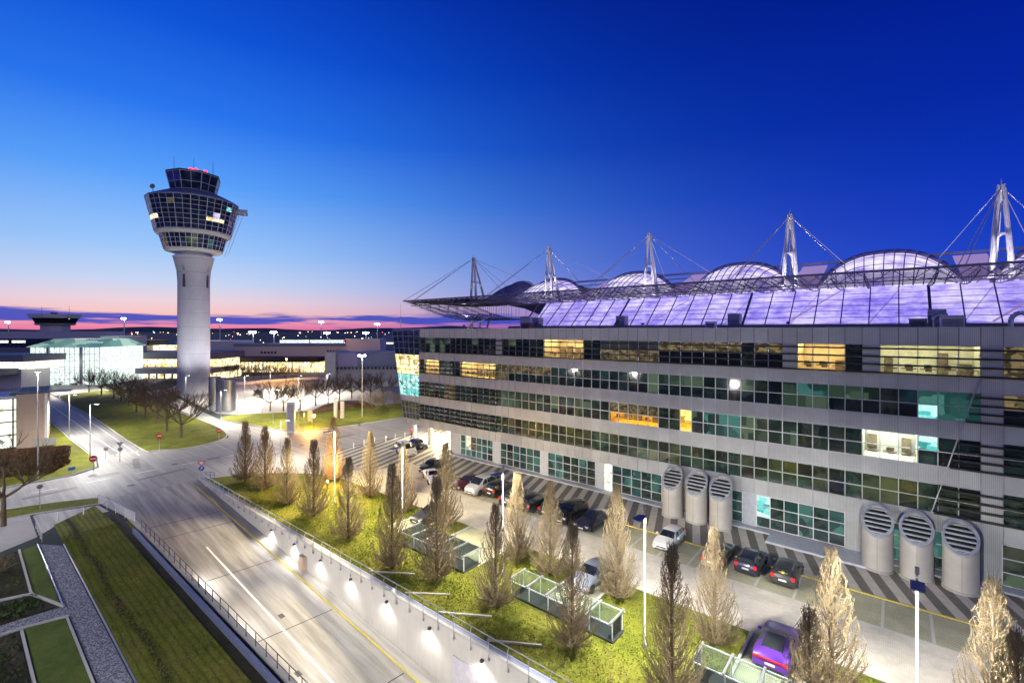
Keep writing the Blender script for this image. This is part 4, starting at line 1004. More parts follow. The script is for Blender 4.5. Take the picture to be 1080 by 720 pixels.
# old tower
t = bld('apron_tower', 'small squat apron control tower with slanted windows on the far left skyline', 42, 76, 320, 'control tower')
X = lambda p: fx(p, 320, t); zz = lambda y: zat(y, 320)
def frus(y0, a0, b0, y1, a1, b1, nm, m):
    w0, w1 = X(b0) - X(a0), X(b1) - X(a1)
    c0, c1 = (X(a0) + X(b0)) / 2, (X(a1) + X(b1)) / 2; vs = []
    for c, w, z in ((c1, w1, zz(y1)), (c0, w0, zz(y0))):
        for k in range(8):
            q = 2 * math.pi * (k + .5) / 8; vs.append((c + w / 2 * math.cos(q) / math.cos(math.pi / 8), w / 2 * math.sin(q) / math.cos(math.pi / 8), z))
    return MB().add(vs, [(k, (k + 1) % 8, 8 + (k + 1) % 8, 8 + k) for k in range(8)] + [tuple(range(7, -1, -1)), tuple(range(8, 16))]).build(nm, m, t)
frus(331.5, 37, 79, 335.5, 39, 77, 'cab_roof', M['white']); frus(335.5, 41, 76.5, 341, 43.5, 74, 'cab_window', M['glass3']); frus(341, 42, 75, 343, 44, 73, 'cab_floor', M['lilac_panel']); frus(343, 47, 70, 372, 47, 70, 'shaft', M['lilac_panel'])
MB().cbox((X(57), 0, zz(330.6)), (2.6, 2.6, 1.3)).build('roof_box', M['dark_steel'], t)
for p in (44, 73): MB().tube((X(p), 0, zz(331.5)), (X(p), 0, zz(323)), .12, .06).build('antenna', M['grey'], t)
# tan slab building and lit stair hall, far left near ground
x0, y0 = at(17, 474); x1, y1 = at(50, 470)
t = thing('tan_wall_block', 'windowless tan concrete wall block with glass railing on top, left of the side road', 'wall block', (x0, y0, 0), math.atan2(y1 - y0, x1 - x0))
L = math.hypot(x1 - x0, y1 - y0)
MB().box(0, L, 0, 14, 0, 9.2).build('wall', M['tan'], t); MB().box(L - .35, L + .01, -.02, .3, 0, 9.21).build('pale_edge', M['white'], t)
for k in range(5): MB().box(-.6 + k * (L + 1.2) / 5, -.6 + (k + 1) * (L + 1.2) / 5 - .06, -.3, -.26, 9.2, 10.4).build('glass_panel', M['shelter_glass'], t)
MB().box(-.8, L + 3, -.2, 3, 9.21, 9.35).build('deck', M['dark_steel'], t)
MB().box(2., 4.8, -.06, -.01, 0, 1.4).build('hatch', M['concrete'], t)
t = thing('stair_hall', 'white framed brightly lit glass stair hall at the left edge', 'glass building', (x0 - 1, y0 - .3, 0), math.atan2(y1 - y0, x1 - x0))
gw = MB().box(-12, .9, .2, 8, 0, 8.6).build('glass_wall', M['lit_white'], t)
f = MB()
for k in range(5): f.box(-.1 - k * 2.2, .1 - k * 2.2, .02, .19, 0, 8.6)
for z in (.2, 2.4, 4.6, 6.6, 8.5): f.box(-12, .9, .03, .188, z - .1, z + .1)
f.build('frame', M['dark_steel'], gw); MB().box(.4, 1., -.2, 8.2, 0, 9.).build('pillar', M['white'], t); MB().box(-12.3, 1.1, -.6, 8.4, 8.6, 8.95).build('roof', M['white'], t)
for k in range(3): MB().bar((-1 - k * 2.4, -.4, 1.2 + k * 2.1), (-3.4 - k * 2.4, -.4, 3.4 + k * 2.1), .12, .5).build('stair_flight', M['steel'], t)
# concrete silos by the tower
for i, (px, r) in enumerate(((226.5, 1.3), (233, 1.2), (240.5, 1.7))):
    x, y = far(px, 116); o = thing('vent_silo', ['left pale concrete silo at the foot of the control tower', 'darker narrow middle silo at the foot of the control tower', 'right and widest pale silo at the foot of the control tower'][i], 'silo', (x, y, 0), 0, 'silos at the tower foot')
    MB().lathe([(r, 0), (r, 8.2 - i * .3)], 24).build('shaft', M['steel'] if i != 1 else M['blue_steel'], o, smooth=False); MB().lathe([(r + .06, 8.2 - i * .3), (r + .06, 8.35 - i * .3)], 24).build('cap', M['concrete'], o)
# low curved forecourt wall and hedge band
pts = smooth_curve([at(238, 406), at(262, 405), at(290, 402.5), at(330, 400), at(345, 401)], 5)
b = MB()
for a, c in zip(pts, pts[1:]): b.bar((*a, .5), (*c, .5), .5, 1.)
P(b.build('forecourt_wall', M['white']), 'long low white curving wall across the bright forecourt', 'wall')

# ------------------------------------------------------------------ trees
def conical(seed, hgt=7.8, rad=1.95, lit_leaves=900):
    r = random.Random(seed); tw_ = MB(); tr = MB(); lf = MB()
    tr.tube((0, 0, 0), (0, 0, 1.2), .16, .13, 8); tr.tube((0, 0, 1.2), (0, 0, hgt * .6), .13, .08, 7); tr.tube((0, 0, hgt * .6), (.02, 0, hgt), .08, .03, 6)
    def crown(z):
        t = (z - .5) / (hgt - .5)
        if t < .12: return rad * (.75 + .25 * t / .12)
        return .26 + (rad - .26) * max(0., 1 - (t - .12) / .88) ** 1.0
    for k in range(200):
        # end points fill the cone evenly; each branch leaves the trunk below its tip and bends upward
        ze = .42 + (hgt - .47) * ((k + .5) / 200) ** 1.25
        a = k * 2.399 + r.uniform(-.4, .4); re_ = crown(ze) * math.sqrt(r.uniform(.12, .95)); drop = min(max(.06, ze - .3), re_ * r.uniform(.9, 1.5) + r.uniform(.1, .5))
        z0 = max(.2, ze - drop); base = .028 * (1 - z0 / hgt) + .014; pts = []; segs = 4
        for s in range(segs + 1):
            t = s / segs; rr = re_ * t ** .75; z = z0 + (ze - z0) * t ** 1.35
            pts.append(Vector((rr * math.cos(a) + r.uniform(-.05, .05) * t, rr * math.sin(a) + r.uniform(-.05, .05) * t, z)))
        up = Vector((math.cos(a) * .12, math.sin(a) * .12, r.uniform(.35, .8))); pts.append(pts[-1] + up * (.6 if ze < hgt - 1 else .3)); segs = 5
        for s in range(segs): tw_.tube(pts[s], pts[s + 1], base * (1 - s / segs * .7), base * (1 - (s + 1) / segs * .7), 3, 0, False)
        for s in range(10):
            t = r.uniform(.2, 1.); i = min(segs - 1, int(t * segs)); q = pts[i].lerp(pts[i + 1], t * segs - i); d = (pts[i + 1] - pts[i]).normalized()
            dd = (d * .6 + Vector((math.cos(a) * .3 + r.uniform(-.8, .8), math.sin(a) * .3 + r.uniform(-.8, .8), r.uniform(.1, .9)))).normalized(); l = r.uniform(.22, .6)
            e = q + dd * l; rc = crown(max(.5, min(hgt, e.z))) * r.uniform(.9, 1.0); hr = math.hypot(e.x, e.y)
            if hr > rc: e.x *= rc / hr; e.y *= rc / hr
            e.z = min(e.z, hgt + .12); tw_.tube(q, e, .013, .007, 3, 0, False)
            for z_ in range(1):
                q2 = q.lerp(e, r.uniform(.3, 1.)) + Vector((r.uniform(-.1, .1), r.uniform(-.1, .1), r.uniform(-.08, .1)))
                w = Vector((r.uniform(-1, 1), r.uniform(-1, 1), r.uniform(-1, 1))).normalized() * .045; u = w.orthogonal().normalized() * .026
                lf.add([q2 - w, q2 + u, q2 + w, q2 - u], [(0, 1, 2, 3)])
    # upright shoots that make the blunt tip
    for k in range(26):
        a = r.uniform(0, 6.28); q = Vector((math.cos(a) * r.uniform(.02, .2), math.sin(a) * r.uniform(.02, .2), hgt - r.uniform(.6, 1.6)))
        tw_.tube(q, q + Vector((math.cos(a) * .12, math.sin(a) * .12, r.uniform(.6, 1.3))), .014, .006, 3, 0, False)
    t = thing('conical_tree', '', 'tree'); tr.build('trunk', M['bark_dark'], t); c = tw_.build('crown', M['bark_pale'], t); lf.build('dry_leaves', M['leaf_dry'], c)
    return t
front = [(-66., 24.9), (-60.5, 25.1), (-53.5, 24.6), (-48., 24.9), (-40.4, 24.4), (-32.4, 23.6), (-28.2, 24.8), (-22.2, 25.1), (-15.6, 24.9), (-9.3, 24.9), (-3.0, 24.9), (3.7, 26.6)]
back = [(-57., 32.2), (-48.3, 32.0), (-41.5, 31.7), (-34.9, 31.9), (-25.2, 31.3), (-21.6, 31.1), (-15.9, 31.5), (-8.8, 30.9), (-2.7, 31.0), (3.6, 31.3)]
ordn = ['first', 'second', 'third', 'fourth', 'fifth', 'sixth', 'seventh', 'eighth', 'ninth', 'tenth', 'eleventh', 'twelfth']
protos = [conical(11), conical(23, 8.0, 1.75), conical(37, 7.5, 2.05)]
used = set()
fl_ = ['slim bare conical hornbeam at the lawn tip by the road bend', 'bare conical hornbeam second from the lawn tip along the railing', None, 'dark tall bare conical hornbeam in front of the orange lamp', None, 'bare conical hornbeam with a dense dark skirt left of the glass shelters', 'bare conical hornbeam in front of the left glass shelter', 'bare conical hornbeam in front of the thin lamp post between shelters', 'pale lit bare conical hornbeam at the left end of the middle shelter', 'large dark bare conical hornbeam at the bottom beside the right shelter', 'dark bare conical hornbeam top poking up left of the purple car', 'dark small hornbeam tip at the lower right corner']
bl_ = ['faint bare conical hornbeam washed by the first lamp', 'bare conical hornbeam on the lane side before the striped paving', 'bare conical hornbeam behind the second lamp post', 'bare conical hornbeam on the lane side left of the dark parked bay car', None, 'bare conical hornbeam with green base behind the middle shelter', 'brightly lit cream conical hornbeam left of the white lamp post', 'brightly lit cream conical hornbeam left of the purple car', 'tall cream lit conical hornbeam right of the purple car', 'cream lit conical hornbeam at the right edge on the lane side']
for rowi, (row, labs, nm) in enumerate(((front, fl_, 'railing'), (back, bl_, 'lane'))):
    for i, (x, y) in enumerate(row):
        lab = labs[i] or f'bare conical hornbeam, {ordn[i]} from the road bend in the row nearer the {nm}'
        k = (i * 2 + rowi) % 3; sc = 1. + .06 * math.sin(i * 2.3 + rowi)
        if rowi == 0 and i == 5: sc = 1.08
        if k not in used: o = protos[k]; used.add(k); o.location = (x, y, .1); o['label'] = lab; o.scale = (sc, sc, sc); o['group'] = 'conical hornbeams on the main lawn'
        else: copy_tree(protos[k], (x, y, .1), rnd.uniform(0, 6.28), lab, (sc * rnd.uniform(.95, 1.05), sc, sc), 'conical hornbeams on the main lawn')
def spreading(seed, hgt=8., trunk=2.4, spread=1., depth=5, mat='bark_dark', r0=.2, up=.25):
    r = random.Random(seed); tr, cr = MB(), MB()
    tr.tube((0, 0, 0), (0, 0, trunk * .5), r0, r0 * .85, 9, 0); tr.tube((0, 0, trunk * .5), (0, 0, trunk), r0 * .85, r0 * .75, 9, 0)
    def grow(p, d, L, rad, lev):
        q = p; n = 3
        for s in range(n):
            d = (d + Vector((r.uniform(-.2, .2), r.uniform(-.2, .2), r.uniform(-.08, .16)))).normalized(); e = q + d * L / n
            cr.tube(q, e, max(.012, rad * (1 - .13 * s)), max(.01, rad * (1 - .13 * (s + 1))), 5 if lev < 2 else 3, 0, False)
            if lev >= 1 and s < n - 1 and lev < depth:
                a = Vector((r.uniform(-1, 1), r.uniform(-1, 1), r.uniform(-.3, .6))); grow(e, (d + a * .9).normalized(), L * .55, rad * .5, lev + 1)
            q = e
        if lev < depth:
            for k in range(2 if lev else 3):
                a = Vector((r.uniform(-1, 1), r.uniform(-1, 1), r.uniform(-.3, .5) + up)); grow(q, (d + a * .75).normalized(), L * r.uniform(.62, .8), rad * .62, lev + 1)
    L = (hgt - trunk) * .36
    for k in range(6):
        a = k * 1.05 + r.uniform(-.3, .3); grow(Vector((0, 0, trunk - r.uniform(0, .5))), Vector((math.cos(a) * spread, math.sin(a) * spread, r.uniform(.35, .9))).normalized(), L * r.uniform(.85, 1.1), r0 * .5, 0)
    grow(Vector((0, 0, trunk)), Vector((.05, .02, 1)), L, r0 * .6, 0)
    t = thing('bare_tree', '', 'tree'); tr.build('trunk', M[mat], t); cr.build('crown', M[mat], t); return t
pa, pb = spreading(5, 8.5, 2.4, 1.05, 4), spreading(9, 8.5, 2.2, 1.15, 4)
row1 = [(191, 462), (176, 455), (166, 446.5), (153.5, 440.5), (144, 434.5), (136, 428.5), (128, 424), (120, 420.5), (107, 416.5), (94, 414)]
pl = [True, True]
for i, (px, py) in enumerate(row1):
    x, y = at(px, py); k = i % 2; s = 1.2 - .025 * i; lab = f'bare spreading tree, {ordn[i]} from the near end of the median lawn row' if i else 'bare dark spreading tree at the near end of the median lawn row'
    if pl[k]: pl[k] = False; o = (pa, pb)[k]; o.location = (x, y, .1); o.scale = (s, s, s); o['label'] = lab; o['group'] = 'bare trees on the median lawn'
    else: copy_tree((pa, pb)[k], (x, y, .1), rnd.uniform(0, 6.2), lab, (s, s, s), 'bare trees on the median lawn')
row2 = [(285, 434), (299, 434), (316.5, 432), (333, 428), (346, 425.5), (358, 423), (371, 421), (382, 421.5), (391, 420), (404, 421)]
for i, (px, py) in enumerate(row2):
    x, y = at(px, py); s = .98 - .02 * (i % 3)
    copy_tree((pa, pb)[(i + 1) % 2], (x, y, .1), rnd.uniform(0, 6.2), f'bare tree {ordn[i]} from the left in the row behind the lawn by the office corner', (s, s, s), 'bare trees behind the corner lawn')
pp = spreading(14, 6.5, 1.2, 1.2, 4, 'bark_pale', .14)
x, y = at(396, 437); pp.location = (x, y, .1); pp['label'] = 'pale lit young bare tree on the lawn beside the glazed office corner'
x, y = at(411, 433); copy_tree(pp, (x, y, .1), 2., 'pale lit young bare tree closest to the glazed office corner', (.9, .9, .85))
for i in range(11):
    px = 226 + i * 8.3; x, y = far(px, 196 - i * 1.2)
    copy_tree((pa, pb)[i % 2], (x, y, 0), rnd.uniform(0, 6.2), f'dark tree silhouette {ordn[i]} from the left against the golden forecourt', (.72, .72, .8), 'tree silhouettes before the golden forecourt')
big = spreading(31, 9.5, 3.2, 1.15, 4, 'bark_dark', .24)
big.location = (-70.2, 3.6, 0); big['label'] = 'bare dark tree with long low branches at the left edge beside the terrace'
sh = spreading(44, 4.2, .3, 1.1, 4, 'bark_pale', .08); sh.location = (-55.5, 1.2, .05); sh['label'] = 'low pale bare shrub in the planting bed beside the bed lawn'; sh['category'] = 'shrub'; sh.name = 'bare_shrub'; sh.scale = (.8, .8, .6)
copy_tree(sh, (-40.5, .4, .05), 1.2, 'low pale bare shrub in the planting bed at the lower left corner', (.7, .7, .5))
x, y = at(12, 470); copy_tree(sh, (x - 1, y + 1, .05), .3, 'twiggy bare shrub in front of the lit stair hall', (1.2, 1.2, 1.1))
# beech hedge, brown in winter
hx, hy = at(30, 499)
hd = thing('beech_hedge', 'large clipped brown beech hedge on the lawn left of the tall grey lamp post', 'hedge', (hx - 1, hy, .1), R(62))
b = MB(); r_ = random.Random(3)
for k in range(9000):
    f_ = r_.random(); q = Vector((r_.uniform(-3.6, 3.6), r_.uniform(-2.7, 2.7), r_.uniform(.05, 2.7)))
    if f_ < .85:
        ax = r_.choice((0, 1, 2, 2)); q[ax] = (3.6, 2.7, 2.7)[ax] * (1 if ax == 2 else r_.choice((-1, 1))) + r_.uniform(-.25, .12)
    w = Vector((r_.uniform(-1, 1), r_.uniform(-1, 1), r_.uniform(-1, 1))).normalized() * .13; u = w.orthogonal().normalized() * .09
    b.add([q - w, q + u, q + w, q - u], [(0, 1, 2, 3)])
b.build('foliage', M['leaf_hedge'], hd)
b = MB()
for k in range(40):
    q = Vector((r_.uniform(-3.2, 3.2), r_.uniform(-2.3, 2.3), 0)); b.tube(q, q + Vector((r_.uniform(-.3, .3), r_.uniform(-.3, .3), 2.4)), .04, .015, 4)
b.build('stems', M['bark_dark'], hd)
# mound behind the corner lawn
b = MB(); mc = [at(325, 437), at(348, 434), at(372, 430), at(396, 430), at(392, 426), at(365, 425), at(335, 431)]
pts = smooth_curve(mc, 4, True); cx_, cy_ = sum(p[0] for p in pts) / len(pts), sum(p[1] for p in pts) / len(pts); n = len(pts)
vs = [(x, y, .08) for x, y in pts] + [(cx_ + (x - cx_) * .7, cy_ + (y - cy_) * .7, 1.1) for x, y in pts] + [(cx_, cy_, 1.4)]
b.add(vs, [(i, (i + 1) % n, n + (i + 1) % n, n + i) for i in range(n)] + [(n + i, n + (i + 1) % n, 2 * n) for i in range(n)])
b.struct('ground_cover_mound', plain('brown_ground_cover', (.09, .05, .025), .9, sc=2., var=.4), smooth=True)
# ------------------------------------------------------------------ cars
def paint(name, col, rough=.28, metal=.3):
    m = N(name); f = m.noise(.8, det=2); m.set(col=m.mix(f, tuple(c * .9 for c in col), tuple(min(1, c * 1.08) for c in col)), rough=rough, metal=metal, coat=1.)
    m.b.inputs['Coat Roughness'].default_value = .05; return m.mat
PT = {k: paint(k + '_car_paint', c) for k, c in {'white': (.8, .8, .8), 'black': (.012, .012, .014), 'navy': (.02, .022, .05), 'purple': (.12, .04, .36), 'maroon': (.08, .015, .03), 'silver': (.5, .51, .52), 'anthracite': (.035, .037, .042), 'greyblue': (.22, .26, .34)}.items()}
M['tail_red'] = plain('tail_lamp_red', (.6, .02, .02), .2); M['head_clear'] = plain('head_lamp_clear', (.7, .72, .75), .12, .3); M['plate'] = plain('number_plate', (.8, .8, .78), .4); M['chrome'] = plain('alloy_rim', (.5, .5, .52), .25, .9); M['trim_black'] = plain('black_trim', (.012, .012, .013), .45)
# stations along the length: y (front negative), shoulder height, top height, body half-width factor, roof half-width factor
KINDS = {
    'hatch': (4.25, .9, 1.48, [(-2.12, .5, .52, .78, .7), (-2.05, .66, .69, .9, .7), (-1.75, .8, .84, .97, .72), (-1.2, .9, .95, 1, .76), (-.95, .93, 1.0, 1, .78), (-.2, .95, 1.42, 1, .66), (.3, .96, 1.48, 1, .66), (1.2, .97, 1.43, 1, .65), (1.65, .98, 1.32, .98, .64), (2.02, .95, .99, .94, .72), (2.1, .7, .74, .92, .78), (2.12, .45, .47, .86, .7)]),
    'suv': (4.6, .95, 1.66, [(-2.3, .55, .58, .82, .7), (-2.22, .8, .84, .93, .74), (-1.8, .95, 1.0, .98, .78), (-1.2, 1.02, 1.09, 1, .8), (-.98, 1.04, 1.12, 1, .8), (-.3, 1.06, 1.6, 1, .68), (.3, 1.07, 1.66, 1, .68), (1.4, 1.08, 1.62, 1, .67), (1.9, 1.08, 1.52, .98, .66), (2.22, 1.02, 1.06, .95, .74), (2.29, .75, .79, .93, .8), (2.3, .5, .53, .88, .7)]),
    'sedan': (4.6, .9, 1.43, [(-2.3, .48, .5, .78, .7), (-2.2, .64, .67, .9, .72), (-1.85, .78, .82, .96, .74), (-1.1, .88, .93, 1, .77), (-.85, .9, .97, 1, .78), (-.05, .92, 1.38, 1, .64), (.4, .93, 1.43, 1, .64), (1.05, .94, 1.36, 1, .63), (1.65, .96, 1.02, .98, .72), (2.15, .93, .98, .94, .74), (2.27, .7, .74, .92, .78), (2.3, .45, .48, .86, .7)]),
    'coupe': (4.85, .98, 1.4, [(-2.42, .48, .5, .74, .66), (-2.3, .62, .65, .9, .7), (-1.9, .76, .8, .97, .74), (-1.1, .86, .92, 1, .78), (-.8, .88, .96, 1, .78), (.0, .9, 1.36, .97, .6), (.45, .91, 1.4, .97, .6), (1.1, .94, 1.3, 1, .58), (1.75, .97, 1.1, 1.02, .6), (2.2, .93, .98, .97, .7), (2.36, .72, .76, .95, .8), (2.42, .45, .48, .88, .7)]),
    'van': (4.9, 1.0, 1.95, [(-2.45, .6, .62, .85, .74), (-2.35, .9, .94, .95, .78), (-1.9, 1.08, 1.16, .99, .82), (-1.6, 1.12, 1.25, 1, .84), (-1.3, 1.14, 1.45, 1, .82), (-.7, 1.16, 1.88, 1, .78), (-.2, 1.16, 1.95, 1, .78), (1.5, 1.16, 1.95, 1, .78), (2.1, 1.16, 1.9, 1, .78), (2.36, 1.1, 1.5, .97, .8), (2.43, .8, .84, .95, .84), (2.45, .5, .53, .9, .7)])}
WHEELMESH = {}
def make_car(kind, pt, label, loc, rz, halfw=None, extras=None):
    Lc, hw, top, st = KINDS[kind]; hw = halfw or {'hatch': .9, 'suv': .94, 'sedan': .91, 'coupe': .97, 'van': .96}[kind]
    t = thing('parked_car', label, 'car', loc, rz, 'cars parked around the office block')
    z0 = .22; rings = []
    for y, zb, zt, wf, tf in st:
        w = hw * wf
        half = [(w * .8, z0), (w, z0 + .1), (w * 1.01, z0 + (zb - z0) * .55), (w * .975, zb - .03), (w * .95, zb), (hw * tf, max(zb + .015, zt - .05)), (hw * tf * .8, zt), (0, zt + .012)]
        rings.append([Vector((x, y, z)) for x, z in half] + [Vector((-x, y, z)) for x, z in half[-2::-1]])
    n = len(rings[0]); b = MB(); k = len(rings)
    fs = [(j * n + i, (j + 1) * n + i, (j + 1) * n + i + 1, j * n + i + 1) for j in range(k - 1) for i in range(n - 1)] + [(j * n + n - 1, (j + 1) * n + n - 1, (j + 1) * n, j * n) for j in range(k - 1)]
    fs += [tuple(range(n)), tuple(range((k - 1) * n + n - 1, (k - 1) * n - 1, -1))]
    b.add([p for r in rings for p in r], fs); body = b.build('body', pt, t, smooth=True)
    me = body.data; bm = bmesh.new(); bm.from_mesh(me); bmesh.ops.recalc_face_normals(bm, faces=bm.faces); bm.to_mesh(me); bm.free()
    def patch(name, quads, mat, off=.012):
        m = MB()
        for q in quads:
            c = sum(q, Vector()) / len(q); nrm = (q[1] - q[0]).cross(q[-1] - q[0]).normalized(); ref = c - Vector((0, c.y * .55, .75))
            if nrm.dot(ref) < 0: nrm = -nrm
            m.add([p + (c - p) * .06 + nrm * off for p in q], [tuple(range(len(q)))])
        return m.build(name, mat, t)
    # index of windscreen start (largest top rise) and rear drop
    tops = [s[2] - s[1] for s in st]; i0 = next(i for i in range(k) if tops[i + 1] > .2); i1 = max(i for i in range(k) if tops[i] > .2)
    R_ = rings
    ws = 1 if kind != 'van' else 2
    def strip(name, j0, j1, ta=0., tb=1., off=.014, idx=(5, 6, 7, 8, 9), lx=.06):
        m = MB()
        for j in range(j0, j1):
            for p in range(len(idx) - 1):
                A0, B0, A1, B1 = R_[j][idx[p]], R_[j][idx[p + 1]], R_[j + 1][idx[p]], R_[j + 1][idx[p + 1]]
                t0, t1 = (ta if j == j0 else 0.), (tb if j == j1 - 1 else 1.)
                q = [A0.lerp(A1, t0), B0.lerp(B1, t0), B0.lerp(B1, t1), A0.lerp(A1, t1)]
                if p == 0: q[0], q[3] = q[0].lerp(q[1], lx * 3), q[3].lerp(q[2], lx * 3)
                if p == len(idx) - 2: q[1], q[2] = q[1].lerp(q[0], lx * 3), q[2].lerp(q[3], lx * 3)
                nrm = (q[1] - q[0]).cross(q[3] - q[0]).normalized()
                if nrm.z < 0: nrm = -nrm
                m.add([v + nrm * off for v in q], [(0, 1, 2, 3)])
        return m.build(name, M['car_glass'], t)
    strip('windscreen', i0, i0 + ws, .08, .94)
    if kind in ('coupe', 'sedan'): strip('rear_window', i1 - (1 if kind == 'coupe' else 0), i1 + 1, .05, .9)
    else: strip('rear_window', i1, i1 + 1, .06, .8)
    for a, c in ((4, 5), (10, 9)):
        qs = []
        for j in range(i0 + ws, i1):
            qs.append([R_[j][a].lerp(R_[j][c], .1), R_[j + 1][a].lerp(R_[j + 1][c], .1), R_[j + 1][a].lerp(R_[j + 1][c], .9), R_[j][a].lerp(R_[j][c], .9)])
        j = i0 + ws; qs.append([R_[j - 1][a].lerp(R_[j][a], .35), R_[j][a].lerp(R_[j][c], .1), R_[j][a].lerp(R_[j][c], .88)])
        patch('side_window', qs, M['car_glass'], .014)
    if kind == 'coupe': strip('glass_roof', i0 + 1, i1 - 1, .05, 1., .016, (5, 6, 7, 8, 9), .1); MB().cbox((0, st[-2][0] + .0, st[-2][1] + .1), (hw * 1.3, .1, .05)).build('tail_light_bar', M['tail_red'], t)
    wr = .33 if kind not in ('suv', 'van') else .37
    for y in (-Lc * .31, Lc * .3):
        for s in (-1, 1):
            c = Vector((s * (hw - .1), y, wr))
            w = MB(); vs = []
            for xx, r in ((-.115, wr * .7), (-.115, wr * .95), (-.06, wr), (.06, wr), (.115, wr * .95), (.115, wr * .7)):
                for q in range(20):
                    a = 2 * math.pi * q / 20; vs.append((c.x + xx, c.y + r * math.cos(a), c.z + r * math.sin(a)))
            w.add(vs, [(u * 20 + q, u * 20 + (q + 1) % 20, (u + 1) * 20 + (q + 1) % 20, (u + 1) * 20 + q) for u in range(5) for q in range(20)] + [tuple(range(20)), tuple(range(119, 99, -1))])
            wo = w.build('wheel', M['black'], t)
            r = MB()
            for q in range(5):
                a = 2 * math.pi * q / 5; r.bar((c.x + s * .122, c.y, c.z), (c.x + s * .122, c.y + math.cos(a) * wr * .66, c.z + math.sin(a) * wr * .66), .07, .02)
            r.tube((c.x + s * .118, c.y, c.z), (c.x + s * .13, c.y, c.z), .07, n=10); r.build('rim', M['chrome'], wo)
            ar = MB(); vs = []
            for xx in (s * (hw * .9), s * (hw * 1.015)):
                for q in range(13):
                    a = math.pi * q / 12; vs.append((xx, c.y + (wr + .07) * math.cos(a), c.z - .02 + (wr + .07) * math.sin(a)))
            ar.add(vs, [(q, q + 1, 14 + q, 13 + q) for q in range(12)] + [tuple(range(13, 26))]); ar.build('wheel_arch', M['trim_black'], t)
    yf, yb = st[0][0], st[-1][0]
    for s in (-1, 1):
        MB().cbox((s * hw * .66, st[1][0] - .0, st[1][1] - .04), (.36, .16, .14), -s * .35).build('headlight', M['head_clear'], t)
        if kind in ('hatch', 'suv', 'van'): MB().cbox((s * hw * .78, st[-3][0] + .03, st[-3][1] - .06), (.24, .14, .26), s * .2).build('taillight', M['tail_red'], t)
        else: MB().cbox((s * hw * .7, st[-2][0] - .06, st[-2][1] + .08), (.42, .16, .11), s * .25).build('taillight', M['tail_red'], t)
        MB().cbox((s * (hw + .09), st[i0][0] + .45, st[i0][1] + .1), (.2, .12, .13)).build('mirror', pt, t)
    MB().cbox((0, yb + .005, .66 if kind in ('hatch', 'suv', 'van') else .6), (.52, .03, .12)).build('number_plate', M['plate'], t)
    MB().cbox((0, yf - .005, .42), (.52, .03, .12)).build('number_plate', M['plate'], t)
    MB().cbox((0, yf + .0, .52), (hw * .95, .05, .1)).cbox((0, yf + .02, .3), (hw * 1.3, .06, .12)).build('grille', M['trim_black'], t)
    MB().cbox((0, yb - .02, .33), (hw * 1.5, .08, .16)).build('bumper_trim', M['trim_black'], t)
    return t
FRONT, REAR = 0., math.pi     # rz = 0: nose towards the camera side (-Y)
YB = 42.2; zb = .013
cars = [('sedan', 'maroon', -42.1, YB, FRONT, 'dark red saloon, leftmost of the packed row of parked cars'), ('van', 'silver', -39.5, YB + .1, FRONT, 'silver people carrier parked beside the dark red saloon'),
        ('suv', 'black', -37.2, YB + .9, REAR, 'tall black off roader parked far back beside the silver people carrier'), ('suv', 'black', -33.9, YB - .1, REAR, 'black estate with red tail lamps, first of the rear facing pair in the row'),
        ('suv', 'black', -31.4, YB - .1, REAR, 'black off roader with lit number plate, second of the rear facing pair'), ('hatch', 'navy', -28.8, YB + .2, REAR, 'dark blue hatchback mostly hidden behind the conical tree top'),
        ('suv', 'black', -26.7, YB, FRONT, 'black car with bright headlamps beside the dark blue end car'), ('sedan', 'navy', -24.0, YB - .1, FRONT, 'dark blue saloon at the right end of the packed row'),
        ('hatch', 'white', -16.2, YB + .6, FRONT, 'white hatchback parked nose out beside the ventilation stacks'), ('sedan', 'anthracite', -11.9, YB + .6, REAR, 'dark car half hidden behind the bright conical tree'),
        ('hatch', 'navy', -9.35, YB + 1.0, REAR, 'dark blue hatchback with tail lamps facing the lane, left of two'), ('hatch', 'anthracite', -6.7, YB + .9, REAR, 'dark grey hatchback with yellow sticker on its rear window'),
        ('sedan', 'white', -47.4, 40.9, R(62), 'white saloon pulling across the lane left of the parked row'),
        ('sedan', 'anthracite', -38.0, 32.6, R(2), 'dark saloon in the lawn bay by the left glass shelter'), ('sedan', 'greyblue', -18.6, 32.5, 0., 'blue grey saloon glimpsed between two bright conical trees'),
        ('coupe', 'purple', -5.6, 32.7, REAR, 'purple coupe with black glass roof in the nearest lawn bay')]
for kd, c, x, y, rz, lab in cars: make_car(kd, PT[c], lab, (x, y, zb + .01), rz)
for px, py, kd, c, rz, lab in ((428, 479, 'van', 'white', R(75), 'white van standing on the striped paving by the open building end'), (441, 472, 'hatch', 'anthracite', R(80), 'dark hatchback beside the pale column under the office corner'), (455, 495, 'sedan', 'black', R(20), 'black car parked behind the white saloon on the lane'),
                               (66, 405.5, 'sedan', 'white', R(30), 'distant white car at the foot of the bright glass hall'), (83, 405.5, 'sedan', 'greyblue', R(30), 'distant blue grey car at the foot of the bright glass hall'), (272, 416, 'hatch', 'black', R(60), 'distant dark car on the bright forecourt')):
    x, y = at(px, py); make_car(kd, PT[c], lab, (x, y, zb + .005), rz)
# yellow emblem sticker on the rear window of the grey hatchback (abstract splash)
cg = [o for o in COL.objects if o.get('label', '').startswith('dark grey hatchback with yellow')][0]
m = MB()
for a in range(0, 360, 45):
    l = .3 if a in (0, 180) else .16; m.bar((0, 1.87, 1.16), (l * math.cos(R(a)), 1.87 - l * .4 * math.sin(R(a)), 1.16 + l * .6 * math.sin(R(a))), .06, .03)
m.build('sticker', M['yellow'], cg)

